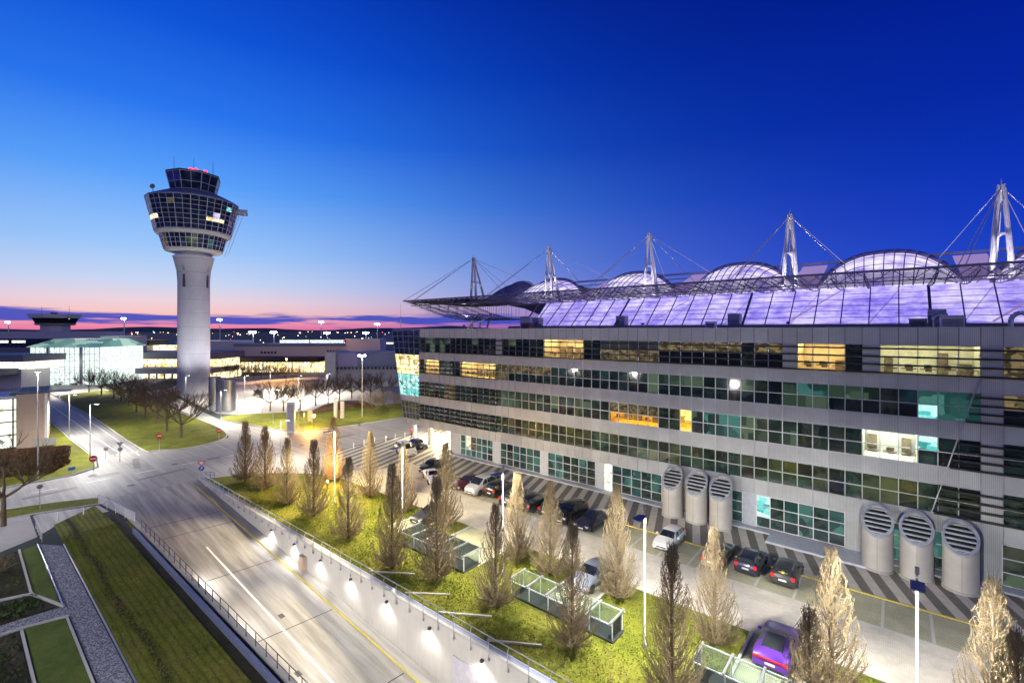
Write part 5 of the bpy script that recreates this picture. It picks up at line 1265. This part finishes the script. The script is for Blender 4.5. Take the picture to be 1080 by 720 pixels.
# ------------------------------------------------------------------ glass shelters
def shelter(label, x0, x1, y0=26.9, y1=28.3, hgt=1.3):
    t = thing('glass_lantern', label, 'glass roof light', (x0, y0, .1), 0, 'low glass roof lights on the lawn'); L = x1 - x0; W = y1 - y0; n = max(2, round(L / 1.75))
    MB().box(-.1, L + .1, -.1, W + .1, 0, .1).build('base', M['dark_steel'], t)
    for k in range(n + 1):
        x = L * k / n
        for y in (0, W): MB().box(x - .03, x + .03, y - .03, y + .03, .16, hgt).build('post', M['white_steel'], t)
        MB().box(x - .06, x + .06, -.3, W + .3, hgt + .0, hgt + .1).build('roof_beam', M['steel'], t)
    MB().box(-.1, L + .1, -.26, -.2, hgt - .08, hgt - .01).box(-.1, L + .1, W + .2, W + .26, hgt - .08, hgt - .01).build('eaves_rail', M['white_steel'], t)
    for k in range(n):
        a, b_ = L * k / n + .065, L * (k + 1) / n - .065
        MB().box(a, b_, -.28, W + .28, hgt + .03, hgt + .05).build('roof_pane', M['shelter_glass'], t)
        for y in (0, W - .02): MB().box(a, b_, y, y + .02, .2, hgt - .12).build('side_pane', M['shelter_glass'], t)
    for x in (0, L): MB().box(x - .008, x + .008, .05, W - .05, .2, hgt - .12).build('end_pane', M['shelter_glass'], t)
shelter('left low glass roof light with flat glazed top, behind the front row trees', -35.3, -27.3, 26.9, 28.7)
shelter('middle low glass roof light with white beams on the lawn', -22.2, -13.9)
shelter('low glass roof light with white beams in front of the purple coupe', -8.8, -2.2)

# ------------------------------------------------------------------ lamps
LIGHTS = []
def light(kind, name, loc, power, col, parent=None, size=.15, rot=None, spot=None, blend=.5):
    ld = bpy.data.lights.new(name, kind); ld.energy = power; ld.color = col
    if kind in ('POINT', 'SPOT'): ld.shadow_soft_size = size
    if spot: ld.spot_size = spot; ld.spot_blend = blend
    o = bpy.data.objects.new(name, ld); COL.objects.link(o)
    if parent is not None: o.parent = parent
    o.location = loc
    if rot: o.rotation_euler = rot
    return o
WARM, COOL, NEUT = (1., .87, .62), (1., .96, .86), (1., .91, .74)
M['lamp_glow'] = glow('white_lamp_face', (1., .95, .85), 22.); M['lamp_soft'] = glow('lamp_lens', (1., .96, .88), 9.); M['cool_glow'] = glow('cool_floodlight', (.85, .95, 1.), 30.); M['orange_glow'] = glow('orange_lamp', (1., .45, .05), 60.)
def park_lamp(label, x, y, hgt=8.3, power=2600, col=NEUT):
    t = thing('street_lamp', label, 'street lamp', (x, y, .1), 0, 'panel headed lamps along the lawn')
    MB().tube((0, 0, .25), (0, 0, hgt), .06, .045, 10).build('pole', M['white'], t); MB().lathe([(.12, 0), (.12, .25), (.08, .3)], 12).build('base', M['steel'], t)
    MB().tube((0, 0, hgt), (0, -.35, hgt + .05), .05, n=8).tube((0, 0, hgt - .02), (0, 0, hgt + .5), .05, .04, 8).cbox((0, 0, hgt + .45), (.16, .16, .3)).build('bracket', M['grey'], t)
    hd = MB().box(-.26, .26, -1.3, -.3, hgt + .02, hgt + .1).build('lamp_head', M['blue_steel'], t)
    MB().box(-.2, .2, -1.22, -.4, hgt - .0, hgt + .018).build('lens', M['lamp_soft'], hd)
    light('SPOT', 'lamp_light', (0, -.8, hgt - .12), power, col, t, .25, (R(14), 0, 0), R(176), .45)
for i, (x, y) in enumerate([(-49.6, 28.2), (-37.6, 28.6), (-24.6, 28.7), (-12.1, 27.8), (.8, 28.6)]):
    park_lamp(f"panel headed lawn lamp post, {['farthest, beside the orange lit trees', 'second from road bend, above the dark bay car', 'middle of five, before the packed parked cars', 'slim white one in front of the white hatchback', 'nearest, dark panel seen from behind at the lower right'][i]}", x, y, 8.3, [14000, 11000, 9000, 12500, 13000][i], [(1., .8, .46), (1., .86, .58), (1., .92, .74), (1., .96, .86), (1., .96, .85)][i])
def pole_lamp(name, label, px, py, ytop, power=600, col=COOL, arm=.9, mat='steel', group='tall lamp posts along the streets', r=.07):
    x, y = at(px, py); Z = F * H / (py - HY); hgt = zat(ytop, Z)
    t = thing(name, label, 'street lamp', (x, y, 0), _a, group)
    MB().tube((0, 0, 0), (0, 0, hgt), r, r * .7, 8).build('pole', M[mat], t); MB().lathe([(r * 1.8, 0), (r * 1.8, .2)], 8).build('base', M['concrete'], t)
    if arm: MB().tube((0, 0, hgt - .05), (arm, 0, hgt + .02), .045, n=6).build('arm', M[mat], t)
    h_ = MB().cbox((arm + .2 if arm else 0, 0, hgt + .04), (.7, .3, .1)).build('lamp_head', M['grey'], t)
    MB().cbox((arm + .2 if arm else 0, 0, hgt - .02), (.55, .24, .02)).build('lens', M['lamp_glow'], h_)
    if power: light('SPOT', 'lamp_light', (arm + .2 if arm else 0, -.05, hgt - .15), power, col, t, .2, (0, 0, 0), R(170), .5)
    return t
pole_lamp('street_lamp', 'tall grey lamp post before the beech hedge', 40, 505, 392, 9000, (1, .95, .88), .0, 'steel', r=.11)
pole_lamp('street_lamp', 'slim lamp post on the verge of the side road, upper one', 73, 462, 416, 9000, COOL)
pole_lamp('street_lamp', 'slim lamp post on the verge of the side road, lower one with round sign', 95, 481, 426, 8500, COOL)
pole_lamp('street_lamp', 'slim lamp post between the control tower and the curved road', 233, 440, 411, 9000, NEUT)
pole_lamp('street_lamp', 'slim white lamp post at the near edge of the corner lawn', 288, 447, 411, 9000, NEUT)
pole_lamp('street_lamp', 'lamp post on the junction kerb beside the first conical trees', 296, 487, 443, 5500, (1, .9, .75))
t = pole_lamp('floodlight_mast', 'tall white mast with cluster of floodlights on the corner lawn', 382, 440, 376, 18000, NEUT, .0, 'white', None, .12)
hg = zat(376, F * H / (440 - HY))
for q in (-.6, 0, .6): MB().cbox((q, -.2, hg + .1 + .25 * abs(q)), (.45, .3, .4)).build('floodlight', M['lamp_glow'], t)
for i, (x, y) in enumerate(((-52, -9), (-26, -1.5), (-70, -9))):  # unseen garden lamps added to brighten the lower left lawn
    t = thing('street_lamp', ['added unseen lamp post beside the planting beds', 'added unseen lamp post over the gravel path', 'added unseen lamp post beside the terrace'][i], 'street lamp', (x, y, 0), 0, 'added garden lamps by the gravel path'); MB().tube((0, 0, 0), (0, 0, 9), .07, .05).build('pole', M['steel'], t); hd = MB().cbox((0, .3, 9.05), (.3, .8, .1)).build('lamp_head', M['grey'], t); MB().cbox((0, .3, 8.98), (.24, .6, .02)).build('lens', M['lamp_glow'], hd)
    light('POINT', 'lamp_light', (0, .3, 8.6), 5200, (1., .95, .85), t, .2)
# orange lamps
for px, py, z, pw, lab in ((331, 452, 2.6, 4000, 'orange glaring lamp on a short post before the dark conical tree'), (302, 404, 9., 9000, 'distant orange lamp hanging over the golden forecourt')):
    x, y = at(px, py); t = thing('orange_lamp', lab, 'street lamp', (x, y, 0)); MB().tube((0, 0, 0), (0, 0, z - .3), .06).build('post', M['dark_steel'], t); MB().lathe([(.05, z - .3), (.3, z - .1), (.3, z + .15), (.05, z + .3)], 10).build('globe', M['orange_glow'], t)
    light('POINT', 'lamp_light', (0, -.7, z + .4), pw, (1., .5, .1), t, .3)
light('POINT', 'lamp_light', (-54.8, 30.6, 3.), 2600, (1., .5, .12)); 
t = thing('bollard_lamp', 'low orange lamp at the kerb before the third conical tree', 'bollard lamp', (-54.8, 30.2, .1)); MB().lathe([(.09, 0), (.09, .9)], 8).build('post', M['dark_steel'], t); MB().lathe([(.11, .9), (.11, 1.1)], 8).build('lens', M['orange_glow'], t)
# wall lights of the sunken lane
wl = None
for k in range(9):
    x = -49.6 + k * 4.95; z = -.72 - max(0, (-47 - x)) * 0
    lab = f'small dark wall light on the pale retaining wall, {ordn[k]} down the lane'
    loc = (x, 21.3, -.62)
    if wl is None:
        wl = thing('wall_light', lab, 'wall light', loc, 0, 'wall lights along the retaining wall')
        MB().cbox((0, -.12, 0), (.18, .2, .16)).build('housing', M['dark_steel'], wl); MB().cbox((0, -.13, -.085), (.14, .14, .02)).build('lens', M['lamp_glow'], wl)
        light('SPOT', 'wall_lamp_light', (0, -.3, -.12), 380, (1., .94, .84), wl, .08, (R(-20), 0, 0), R(160), .8)
    else: copy_tree(wl, loc, 0, lab)
# footlights on the left side of the lane
for k in range(6):
    x = -46 + k * 8.; t = thing('wall_light', f'small lamp on the left lane wall under the dark fence, {ordn[k]} down the lane', 'wall light', (x, 12.5, -.5), 0, 'wall lights along the left lane wall')
    MB().cbox((0, .1, 0), (.18, .18, .14)).build('housing', M['dark_steel'], t); light('SPOT', 'wall_lamp_light', (0, .25, -.1), 1150, (1., .93, .82), t, .08, (R(58), 0, 0), R(160), .8)
# lamps inside the open building end and under the office soffit
for x, y in ((-60, 56), (-60, 63), (-66, 57)):
    t = thing('ceiling_lamp', f'round ceiling lamp under the raised office corner{["", ", far one", ", street side one"][[56, 63, 57].index(y)]}', 'ceiling lamp', (x, y, 3.4 if x < -64 else 4.4)); MB().lathe([(.35, -.08), (.35, -.001)], 14).build('lens', M['lamp_glow'], t); light('POINT', 'lamp_light', (0, 0, -.5), 5500, (1., .85, .55), t, .3)
# apron floodlight masts far off
fm = None
AP = [(9, 340, 420, 'at the far left edge'), (131, 336, 400, 'right of the small squat tower'), (232, 337, 420, 'just right of the big control tower'), (267, 350.5, 300, 'low one above the long departure hall'), (289, 350.5, 310, 'low one left of the lit lounges'), (339, 339.5, 400, 'tall one above the lit lounges'), (345, 351, 320, 'low one right of the lit lounges'), (386, 351, 330, 'low one above the plant block'), (398, 342, 400, 'tall one nearest the office corner')]
for px, yt, Z, lab in AP:
    x, y = far(px, Z); z = zat(yt, Z); lab = 'distant apron floodlight mast ' + lab
    t = thing('apron_mast', lab, 'floodlight mast', (x, y, 0), _a, 'apron floodlight masts on the skyline')
    MB().tube((0, 0, 0), (0, 0, z), .45, .3, 8).build('pole', M['lamp_pole'] if 'lamp_pole' in M else M.setdefault('lamp_pole', plain('white_mast', (.75, .76, .78), .5)), t)
    MB().cbox((0, 0, z), (4.2, 1., .5)).build('crossbar', M['white_steel'], t)
    for q in (-1.5, 0, 1.5): MB().cbox((q, -.7, z + .1), (1.1, .6, 1.), 0).build('floodlight', M['cool_glow'], t)
# countless small far lights of the apron and towns
r_ = random.Random(77); b = MB(); mats = [glow('far_white_light', (1., .95, .85), 7.), glow('far_warm_light', (1., .65, .25), 7.), glow('far_red_light', (1., .08, .15), 8.), glow('far_blue_light', (.4, .7, 1.), 5.)]
for k in range(190):
    Z = r_.choice((320, 420, 600, 900, 1600, 2600)) * r_.uniform(.9, 1.2); px = r_.uniform(100, 420) if r_.random() < .8 else r_.uniform(-30, 110)
    x, y = far(px, Z); s = Z / F * r_.uniform(.25, .6); z = r_.uniform(3, 11); b.cbox((x, y, z), (s * r_.choice((1, 1, 2.2)), s, s), _a, r_.choice((0, 0, 0, 0, 1, 1, 1, 0, 1, 2, 3)))
b.build('far_lights', mats)['kind'] = 'stuff'
# forecourt and hall illumination: lamps on the forecourt
FC = [(258, 424, 396, 15000), (315, 421, 396, 15000), (285, 412, 390, 15000), (345, 416, 394, 10000), (196, 425, 396, 7000), (60, 414, 394, 9000), (120, 412, 394, 9000)]
for i, (px, py, yt, pw) in enumerate(FC):
    pole_lamp('forecourt_lamp', f"slim lamp post on the bright forecourt, {['left of the lawn trees', 'behind the lawn trees', 'before the white curving wall', 'near the purple clad block', 'left of the control tower foot', 'before the glass hall', 'right of the glass hall'][i]}", px, py, yt, pw, NEUT, .6, group='forecourt lamps')
for i, (dx, dy) in enumerate(((16, -12), (13, 13))):  # floodlights added to brighten the tower shaft
    t = thing('added_tower_floodlight', ['added ground floodlight at the tower foot on the lawn side', 'added ground floodlight at the tower foot on the forecourt side'][i], 'floodlight', (tx + dx, ty + dy, .1), 0, 'added floodlights at the tower foot')
    MB().cbox((0, 0, .35), (.5, .3, .4)).build('housing', M['dark_steel'], t); MB().tube((0, 0, 0), (0, 0, .2), .05).build('bracket', M['steel'], t)
    o = light('SPOT', 'added_flood_light', (0, 0, .9), 19000, (.95, .93, 1.), t, .3, None, R(75), .8); o.rotation_euler = Vector((-dx, -dy, 30)).to_track_quat('-Z', 'Y').to_euler()
for k in range(5):  # uplights added so the masts come out white
    t = thing('added_mast_uplight', f"small added uplight on the terminal roof before the {MN[k]}", 'floodlight', (Xm - 20 * k + .3, 69.8, 20.75), 0, 'added uplights of the roof masts')
    MB().cbox((0, 0, .2), (.4, .3, .3)).build('housing', M['dark_steel'], t); o = light('SPOT', 'added_flood_light', (0, 0, .5), 9000, (.95, .9, 1.), t, .1, None, R(50), .7); o.rotation_euler = Vector((-.3, 3.2, 9.5)).to_track_quat('-Z', 'Y').to_euler()
for i, (px, py, yt) in enumerate(((250.5, 437, 401), (257.5, 436, 402), (276.5, 436, 388), (228, 433, 405))):
    x, y = at(px, py); Z = F * H / (py - HY); t = thing('flagpole', f'thin bare flagpole, {ordn[i]} of four by the corner lawn', 'flagpole', (x, y, 0), 0, 'thin flagpoles by the corner lawn'); MB().tube((0, 0, 0), (0, 0, zat(yt, Z)), .06, .03).build('pole', M['steel'], t); MB().lathe([(.14, 0), (.14, .15)], 8).build('foot', M['concrete'], t)
# info pylon, twin vent pipes, frame sign
x, y = at(307, 457); t = thing('info_pylon', 'tall pale information pylon on the corner lawn', 'pylon', (x, y, .1), _a)
MB().box(-.75, .75, -.25, .25, 0, 6.).build('slab', M['white_steel'], t); MB().box(-.6, .6, -.27, -.252, .5, 5.6).build('face', M['concrete_tower'], t)
x, y = at(313, 456); t = thing('sign_frame', 'open steel frame standing beside the pale information pylon', 'frame', (x + .6, y + .6, .1), _a); b = MB()
for q in (-.5, .5): b.tube((q, 0, 0), (q, 0, 4.6), .06)
for k in range(5): b.tube((-.5, 0, .6 + k), (.5, 0, .6 + k), .04)
b.build('frame', M['steel'], t)
for i, (px, hh) in enumerate(((354, 4.4), (361, 3.8))):
    x, y = at(px, 441); t = thing('vent_pipe', ['taller left one of two pale vent pipes on the corner lawn', 'shorter right one of two pale vent pipes on the corner lawn'][i], 'vent pipe', (x, y, .1), 0, 'vent pipes on the corner lawn'); MB().lathe([(.42, 0), (.42, hh)], 16).build('shaft', M['white_steel'], t); MB().lathe([(.46, hh), (.46, hh + .12), (.1, hh + .3)], 16).build('cap', M['grey'], t)
x, y = at(327, 446); t = thing('info_board', 'small reddish information board left of the vent pipes', 'board', (x, y, .1), _a); MB().box(-.5, .5, -.06, .06, .3, 2.6).build('panel', M['tan'], t); MB().box(-.45, -.35, -.05, .05, 0, .3).box(.35, .45, -.05, .05, 0, .3).build('leg', M['steel'], t)

# ------------------------------------------------------------------ signs and bollards
def sign(name, label, px, py, parts, hgt, cat='road sign'):
    """parts: list of (shape, z, size) facing the camera side"""
    x, y = at(px, py); t = thing(name, label, cat, (x, y, .06), math.atan2(x, -y) * 0 + math.atan2(-y, -x) + math.pi / 2)
    MB().tube((0, 0, 0), (0, 0, hgt), .04, n=8).build('post', M['steel'], t)
    for sh_, z, s in parts:
        def poly(n, ph, r, yy, m, nm, par=None, th=.02):
            pts = [(r * math.cos(2 * math.pi * k / n + ph), r * math.sin(2 * math.pi * k / n + ph)) for k in range(n)]
            vs = [(p[0], yy, z + p[1]) for p in pts] + [(p[0], yy + th, z + p[1]) for p in pts]
            return MB().add(vs, [tuple(range(n)), tuple(range(2 * n - 1, n - 1, -1))] + [(k, n + k, n + (k + 1) % n, (k + 1) % n) for k in range(n)]).build(nm, m, par or t)
        yy = -.07
        if sh_ == 'yield': o = poly(3, -math.pi / 2, s, yy, M['red'], 'plate'); poly(3, -math.pi / 2, s * .66, yy - .008, M['white'], 'face', o, .007)
        elif sh_ == 'noentry':
            o = poly(20, 0, s, yy, M['red'], 'plate'); MB().box(-s * .7, s * .7, yy - .01, yy - .001, z - s * .17, z + s * .17).build('bar', M['white'], o)
        elif sh_ == 'blue':
            o = poly(20, 0, s, yy, M['blue'], 'plate')
            MB().bar((-s * .45, yy - .006, z - s * .45), (s * .35, yy - .006, z + s * .35), .01, s * .22).bar((s * .42, yy - .006, z + s * .45), (s * .42, yy - .006, z - s * .2), .01, s * .2).bar((s * .42, yy - .006, z + s * .42), (-s * .2, yy - .006, z + s * .42), .01, s * .2).build('arrow', M['white'], o)
        elif sh_ == 'backtri': poly(3, -math.pi / 2, s, yy, M['grey'], 'plate')
        elif sh_ == 'backdisc': poly(20, 0, s, yy, M['grey'], 'plate')
        elif sh_ == 'board': MB().box(-s, s, yy, yy + .03, z - s * .6, z + s * .6).build('board', M['blue'], t)
sign('give_way_sign', 'red and white give way triangle over a blue arrow disc at the lawn tip', 212.5, 508, [('yield', 2.45, .5), ('blue', 1.75, .33)], 2.7)
sign('no_entry_sign', 'red no entry disc on the median lawn edge by the side road', 168, 476.5, [('noentry', 2.6, .42)], 2.6)
sign('no_entry_sign', 'red no entry disc at the far rounded end of the median lawn', 231, 466, [('noentry', 2.0, .4)], 2.)
sign('no_entry_sign', 'dark red disc sign on the verge near the cross street corner', 98.5, 496.5, [('noentry', 1.7, .45)], 1.7)
sign('give_way_sign', 'grey back of a triangle sign with disc below at the side road mouth', 126.5, 487, [('backtri', 2.7, .5), ('backdisc', 1.9, .3)], 2.8)
sign('small_sign', 'small grey disc sign on a short post beside the side road', 111.5, 484, [('backdisc', 1.5, .28)], 1.6)
sign('round_sign', 'dark round sign on a tall post on the green verge', 42, 538, [('backdisc', 2.6, .25)], 2.7)
sign('hydrant_sign', 'small blue board sign on the verge above the cross street', 75.5, 502, [('board', 1., .34)], 1.)
sign('hydrant_sign', 'small red and white post sign on the verge left of the blue board', 64, 492, [('noentry', 1., .28)], 1.)
sign('pedestrian_post', 'thin dark post sign on the street before the open office corner', 379, 460, [('backdisc', 2.1, .25)], 2.2)
bo = None
for i, (px, py) in enumerate([(395, 467), (407, 465.5), (417, 463.5), (427, 461.5), (384, 470), (373, 473), (455, 487), (464, 484), (448, 491)]):
    x, y = at(px, py); lab = f'white bollard {ordn[i]} along the edge of the striped paving'
    if bo is None:
        bo = thing('bollard', lab, 'bollard', (x, y, .012), 0, 'white bollards round the striped paving'); MB().lathe([(.09, 0), (.09, .95), (.06, 1.)], 10).build('post', M['white'], bo); MB().lathe([(.13, 0), (.13, .04)], 10).build('base', M['steel'], bo)
    else: copy_tree(bo, (x, y, .012), 0, lab)

# ------------------------------------------------------------------ people (skin-modifier bodies)
def person(label, px, py, top, low, stride, lean):
    x, y = at(px, py); t = thing('person', label, 'person', (x, y, .014), R(30))
    J = {'pel': (0, 0, .95, .13), 'spine': (0, 0, 1.2, .13), 'chest': (0, 0, 1.4, .15), 'neck': (0, 0, 1.53, .06), 'head': (0, -.02, 1.66, .1), 'crown': (0, -.01, 1.74, .085)}
    E_ = [('pel', 'spine'), ('spine', 'chest'), ('chest', 'neck'), ('neck', 'head'), ('head', 'crown')]
    for s, sg in (('l', 1), ('r', -1)):
        st = stride * sg
        J.update({'hip' + s: (sg * .09, 0, .88, .1), 'kn' + s: (sg * .1, -st * .5 - .03, .5, .065), 'an' + s: (sg * .1, -st * .7 + .04, .09, .045), 'to' + s: (sg * .11, -st * .7 - .14, .04, .04),
                  'sh' + s: (sg * .2, 0, 1.43, .06), 'el' + s: (sg * .25, st * .35, 1.15, .045), 'wr' + s: (sg * .25, st * .35 - .12, .93, .035), 'ha' + s: (sg * .25, st * .35 - .16, .85, .03)})
        E_ += [('pel', 'hip' + s), ('hip' + s, 'kn' + s), ('kn' + s, 'an' + s), ('an' + s, 'to' + s), ('chest', 'sh' + s), ('sh' + s, 'el' + s), ('el' + s, 'wr' + s), ('wr' + s, 'ha' + s)]
    ks = list(J); me = bpy.data.meshes.new('body'); me.from_pydata([J[k][:3] for k in ks], [(ks.index(a), ks.index(b)) for a, b in E_], [])
    o = bpy.data.objects.new('body', me); COL.objects.link(o); o.parent = t; sk = o.modifiers.new('skin', 'SKIN')
    for i, k in enumerate(ks): me.skin_vertices[0].data[i].radius = (J[k][3], J[k][3])
    me.skin_vertices[0].data[0].use_root = True
    o.modifiers.new('sub', 'SUBSURF').levels = 1; o.modifiers['sub'].render_levels = 1
    for m_ in (M[top], M['skin'], M[low]): me.materials.append(m_)
    dg_ = bpy.context.evaluated_depsgraph_get(); nm = bpy.data.meshes.new_from_object(o.evaluated_get(dg_)); o.modifiers.clear(); o.data = nm
    if len(nm.materials) < 3:
        nm.materials.clear(); [nm.materials.append(m_) for m_ in (M[top], M['skin'], M[low])]
    for p in nm.polygons:
        c = p.center; p.material_index = 1 if c.z > 1.52 or (abs(c.x) > .2 and c.z < .92) else (2 if c.z < .98 else 0)
    MB().lathe([(.02, 1.8), (.1, 1.74), (.105, 1.68)], 10, (0, .02)).build('hair', M['cloth_black'], t)
person('person in dark clothes walking past the open office corner', 437.5, 460.5, 'cloth_black', 'cloth_black', .3, 0)
person('person in red jacket walking beside the one in dark clothes', 434, 461.5, 'cloth_red', 'cloth_black', .26, 0)

# ------------------------------------------------------------------ sky, sun, camera
w = bpy.data.worlds.new('World'); scene.world = w; w.use_nodes = True
nt = w.node_tree; nd, lk = nt.nodes, nt.links
for x in list(nd): nd.remove(x)
out = nd.new('ShaderNodeOutputWorld'); bgn = nd.new('ShaderNodeBackground'); tc = nd.new('ShaderNodeTexCoord')
def nn(ty, **k):
    x = nd.new(ty)
    for a, v in k.items(): setattr(x, a, v)
    return x
def mth(op, a, b=0., c=0.):
    x = nn('ShaderNodeMath', operation=op)
    for i, v in enumerate((a, b, c)):
        if isinstance(v, (int, float)): x.inputs[i].default_value = v
        else: lk.new(v, x.inputs[i])
    return x.outputs[0]
def rampn(fac, stops):
    x = nn('ShaderNodeValToRGB'); e = x.color_ramp.elements
    while len(e) < len(stops): e.new(.5)
    for i, (p, c) in enumerate(stops):
        e[i].position = p; e[i].color = (*[((v / 255 + .055) / 1.055) ** 2.4 if v / 255 > .04045 else v / 255 / 12.92 for v in c], 1)
    lk.new(fac, x.inputs['Fac']); return x.outputs['Color']
def mixc(fac, a, b, ty='MIX'):
    x = nn('ShaderNodeMix', data_type='RGBA', blend_type=ty)
    for sk, v in ((x.inputs[0], fac), (x.inputs[6], a), (x.inputs[7], b)):
        if isinstance(v, (int, float)): sk.default_value = v
        elif isinstance(v, tuple): sk.default_value = (*v, 1)
        else: lk.new(v, sk)
    return x.outputs[2]
sep = nn('ShaderNodeSeparateXYZ'); lk.new(tc.outputs['Generated'], sep.inputs[0])
z = sep.outputs[2]; hyp = mth('SQRT', mth('ADD', mth('MULTIPLY', sep.outputs[0], sep.outputs[0]), mth('MULTIPLY', sep.outputs[1], sep.outputs[1])))
sunaz = _a + R(38)      # bearing of the afterglow: left of the view axis
sx, sy = -math.sin(sunaz), math.cos(sunaz)
dot = mth('DIVIDE', mth('ADD', mth('MULTIPLY', sep.outputs[0], sx), mth('MULTIPLY', sep.outputs[1], sy)), mth('MAXIMUM', hyp, .001))
el = mth('DIVIDE', z, mth('MAXIMUM', hyp, .001))          # tangent of the elevation
u = mth('MULTIPLY', mth('MINIMUM', mth('MAXIMUM', el, 0.), 1.2), 1 / 1.2)
A = rampn(u, [(0., (236, 118, 160)), (.012, (246, 158, 175)), (.024, (250, 198, 196)), (.043, (236, 212, 222)), (.07, (200, 214, 243)), (.12, (155, 198, 250)), (.22, (88, 160, 250)), (.32, (40, 118, 238)), (.45, (12, 84, 216)), (.6, (3, 58, 186)), (1., (0, 25, 110))])
B = rampn(u, [(0., (30, 60, 185)), (.06, (4, 62, 200)), (.16, (0, 46, 186)), (.3, (0, 33, 160)), (.5, (0, 24, 136)), (.8, (0, 16, 104)), (1., (0, 10, 70))])
t_ = mth('SUBTRACT', 1., mth('POWER', 2.718, mth('MULTIPLY', mth('SUBTRACT', 1., dot), -4.2)))
sky = mixc(t_, A, B)
# unseen lilac anti-twilight arch added behind the camera to light the facades facing it
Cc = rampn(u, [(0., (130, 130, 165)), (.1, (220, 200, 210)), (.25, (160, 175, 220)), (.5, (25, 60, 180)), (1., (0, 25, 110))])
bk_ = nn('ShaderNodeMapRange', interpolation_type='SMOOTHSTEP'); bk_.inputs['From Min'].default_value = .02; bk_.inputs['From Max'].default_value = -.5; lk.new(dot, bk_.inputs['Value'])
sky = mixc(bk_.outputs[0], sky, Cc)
# long low cloud banks over the afterglow
mp = nn('ShaderNodeMapping'); mp.inputs['Scale'].default_value = (5., 5., 75.); lk.new(tc.outputs['Generated'], mp.inputs['Vector'])
nz = nn('ShaderNodeTexNoise'); nz.inputs['Scale'].default_value = 1.; nz.inputs['Detail'].default_value = 5.; nz.inputs['Roughness'].default_value = .55; lk.new(mp.outputs[0], nz.inputs['Vector'])
band = mth('MULTIPLY', mth('SUBTRACT', 1., mth('MINIMUM', mth('MULTIPLY', mth('ABSOLUTE', mth('SUBTRACT', el, .022)), 1 / .026), 1.)), 1.)
cl = mth('MULTIPLY', mth('SUBTRACT', mth('ADD', nz.outputs['Fac'], mth('MULTIPLY', band, .42)), .74), 8.)
cl = mth('MINIMUM', mth('MAXIMUM', cl, 0.), .95)
cl = mth('MULTIPLY', cl, mth('GREATER_THAN', band, .0))
sky = mixc(cl, sky, tuple(((v / 255 + .055) / 1.055) ** 2.4 for v in (56, 78, 190)))
# a little physical twilight from the Nishita model
ns = nn('ShaderNodeTexSky', sky_type='NISHITA'); ns.sun_disc = False; ns.sun_elevation = R(-2.); ns.sun_rotation = -sunaz
sky = mixc(.008, sky, ns.outputs[0], 'ADD')
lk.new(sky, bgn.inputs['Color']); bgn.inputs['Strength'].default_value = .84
lk.new(bgn.outputs[0], out.inputs['Surface'])
sd = bpy.data.lights.new('sun', 'SUN'); sd.energy = .12; sd.angle = R(12); sd.color = (1., .7, .65)
so = bpy.data.objects.new('sun', sd); COL.objects.link(so); so.rotation_euler = (R(86), 0, math.atan2(sx, -sy))
dvec = Vector((-sx, -sy, -.07)).normalized(); so.rotation_euler = dvec.to_track_quat('-Z', 'Y').to_euler()

cam = bpy.data.cameras.new('Camera'); co = bpy.data.objects.new('Camera', cam); COL.objects.link(co)
co.location = (0, 0, H); co.rotation_euler = (R(90), 0, _a)
cam.sensor_width = 36.; cam.lens = F / 1080 * 36; cam.shift_y = (HY - 360) / 1080; cam.clip_start = .3; cam.clip_end = 20000
scene.camera = co
vs_ = scene.view_settings; vs_.view_transform = 'Standard'; vs_.look = 'None'; vs_.exposure = .25; vs_.gamma = 1.; vs_.use_curve_mapping = False
scene.cycles.max_bounces = 6; scene.cycles.diffuse_bounces = 2; scene.cycles.glossy_bounces = 3; scene.cycles.transparent_max_bounces = 12; scene.cycles.transmission_bounces = 4
scene.cycles.use_denoising = True; scene.cycles.sample_clamp_indirect = 6.; scene.cycles.caustics_reflective = False; scene.cycles.caustics_refractive = False
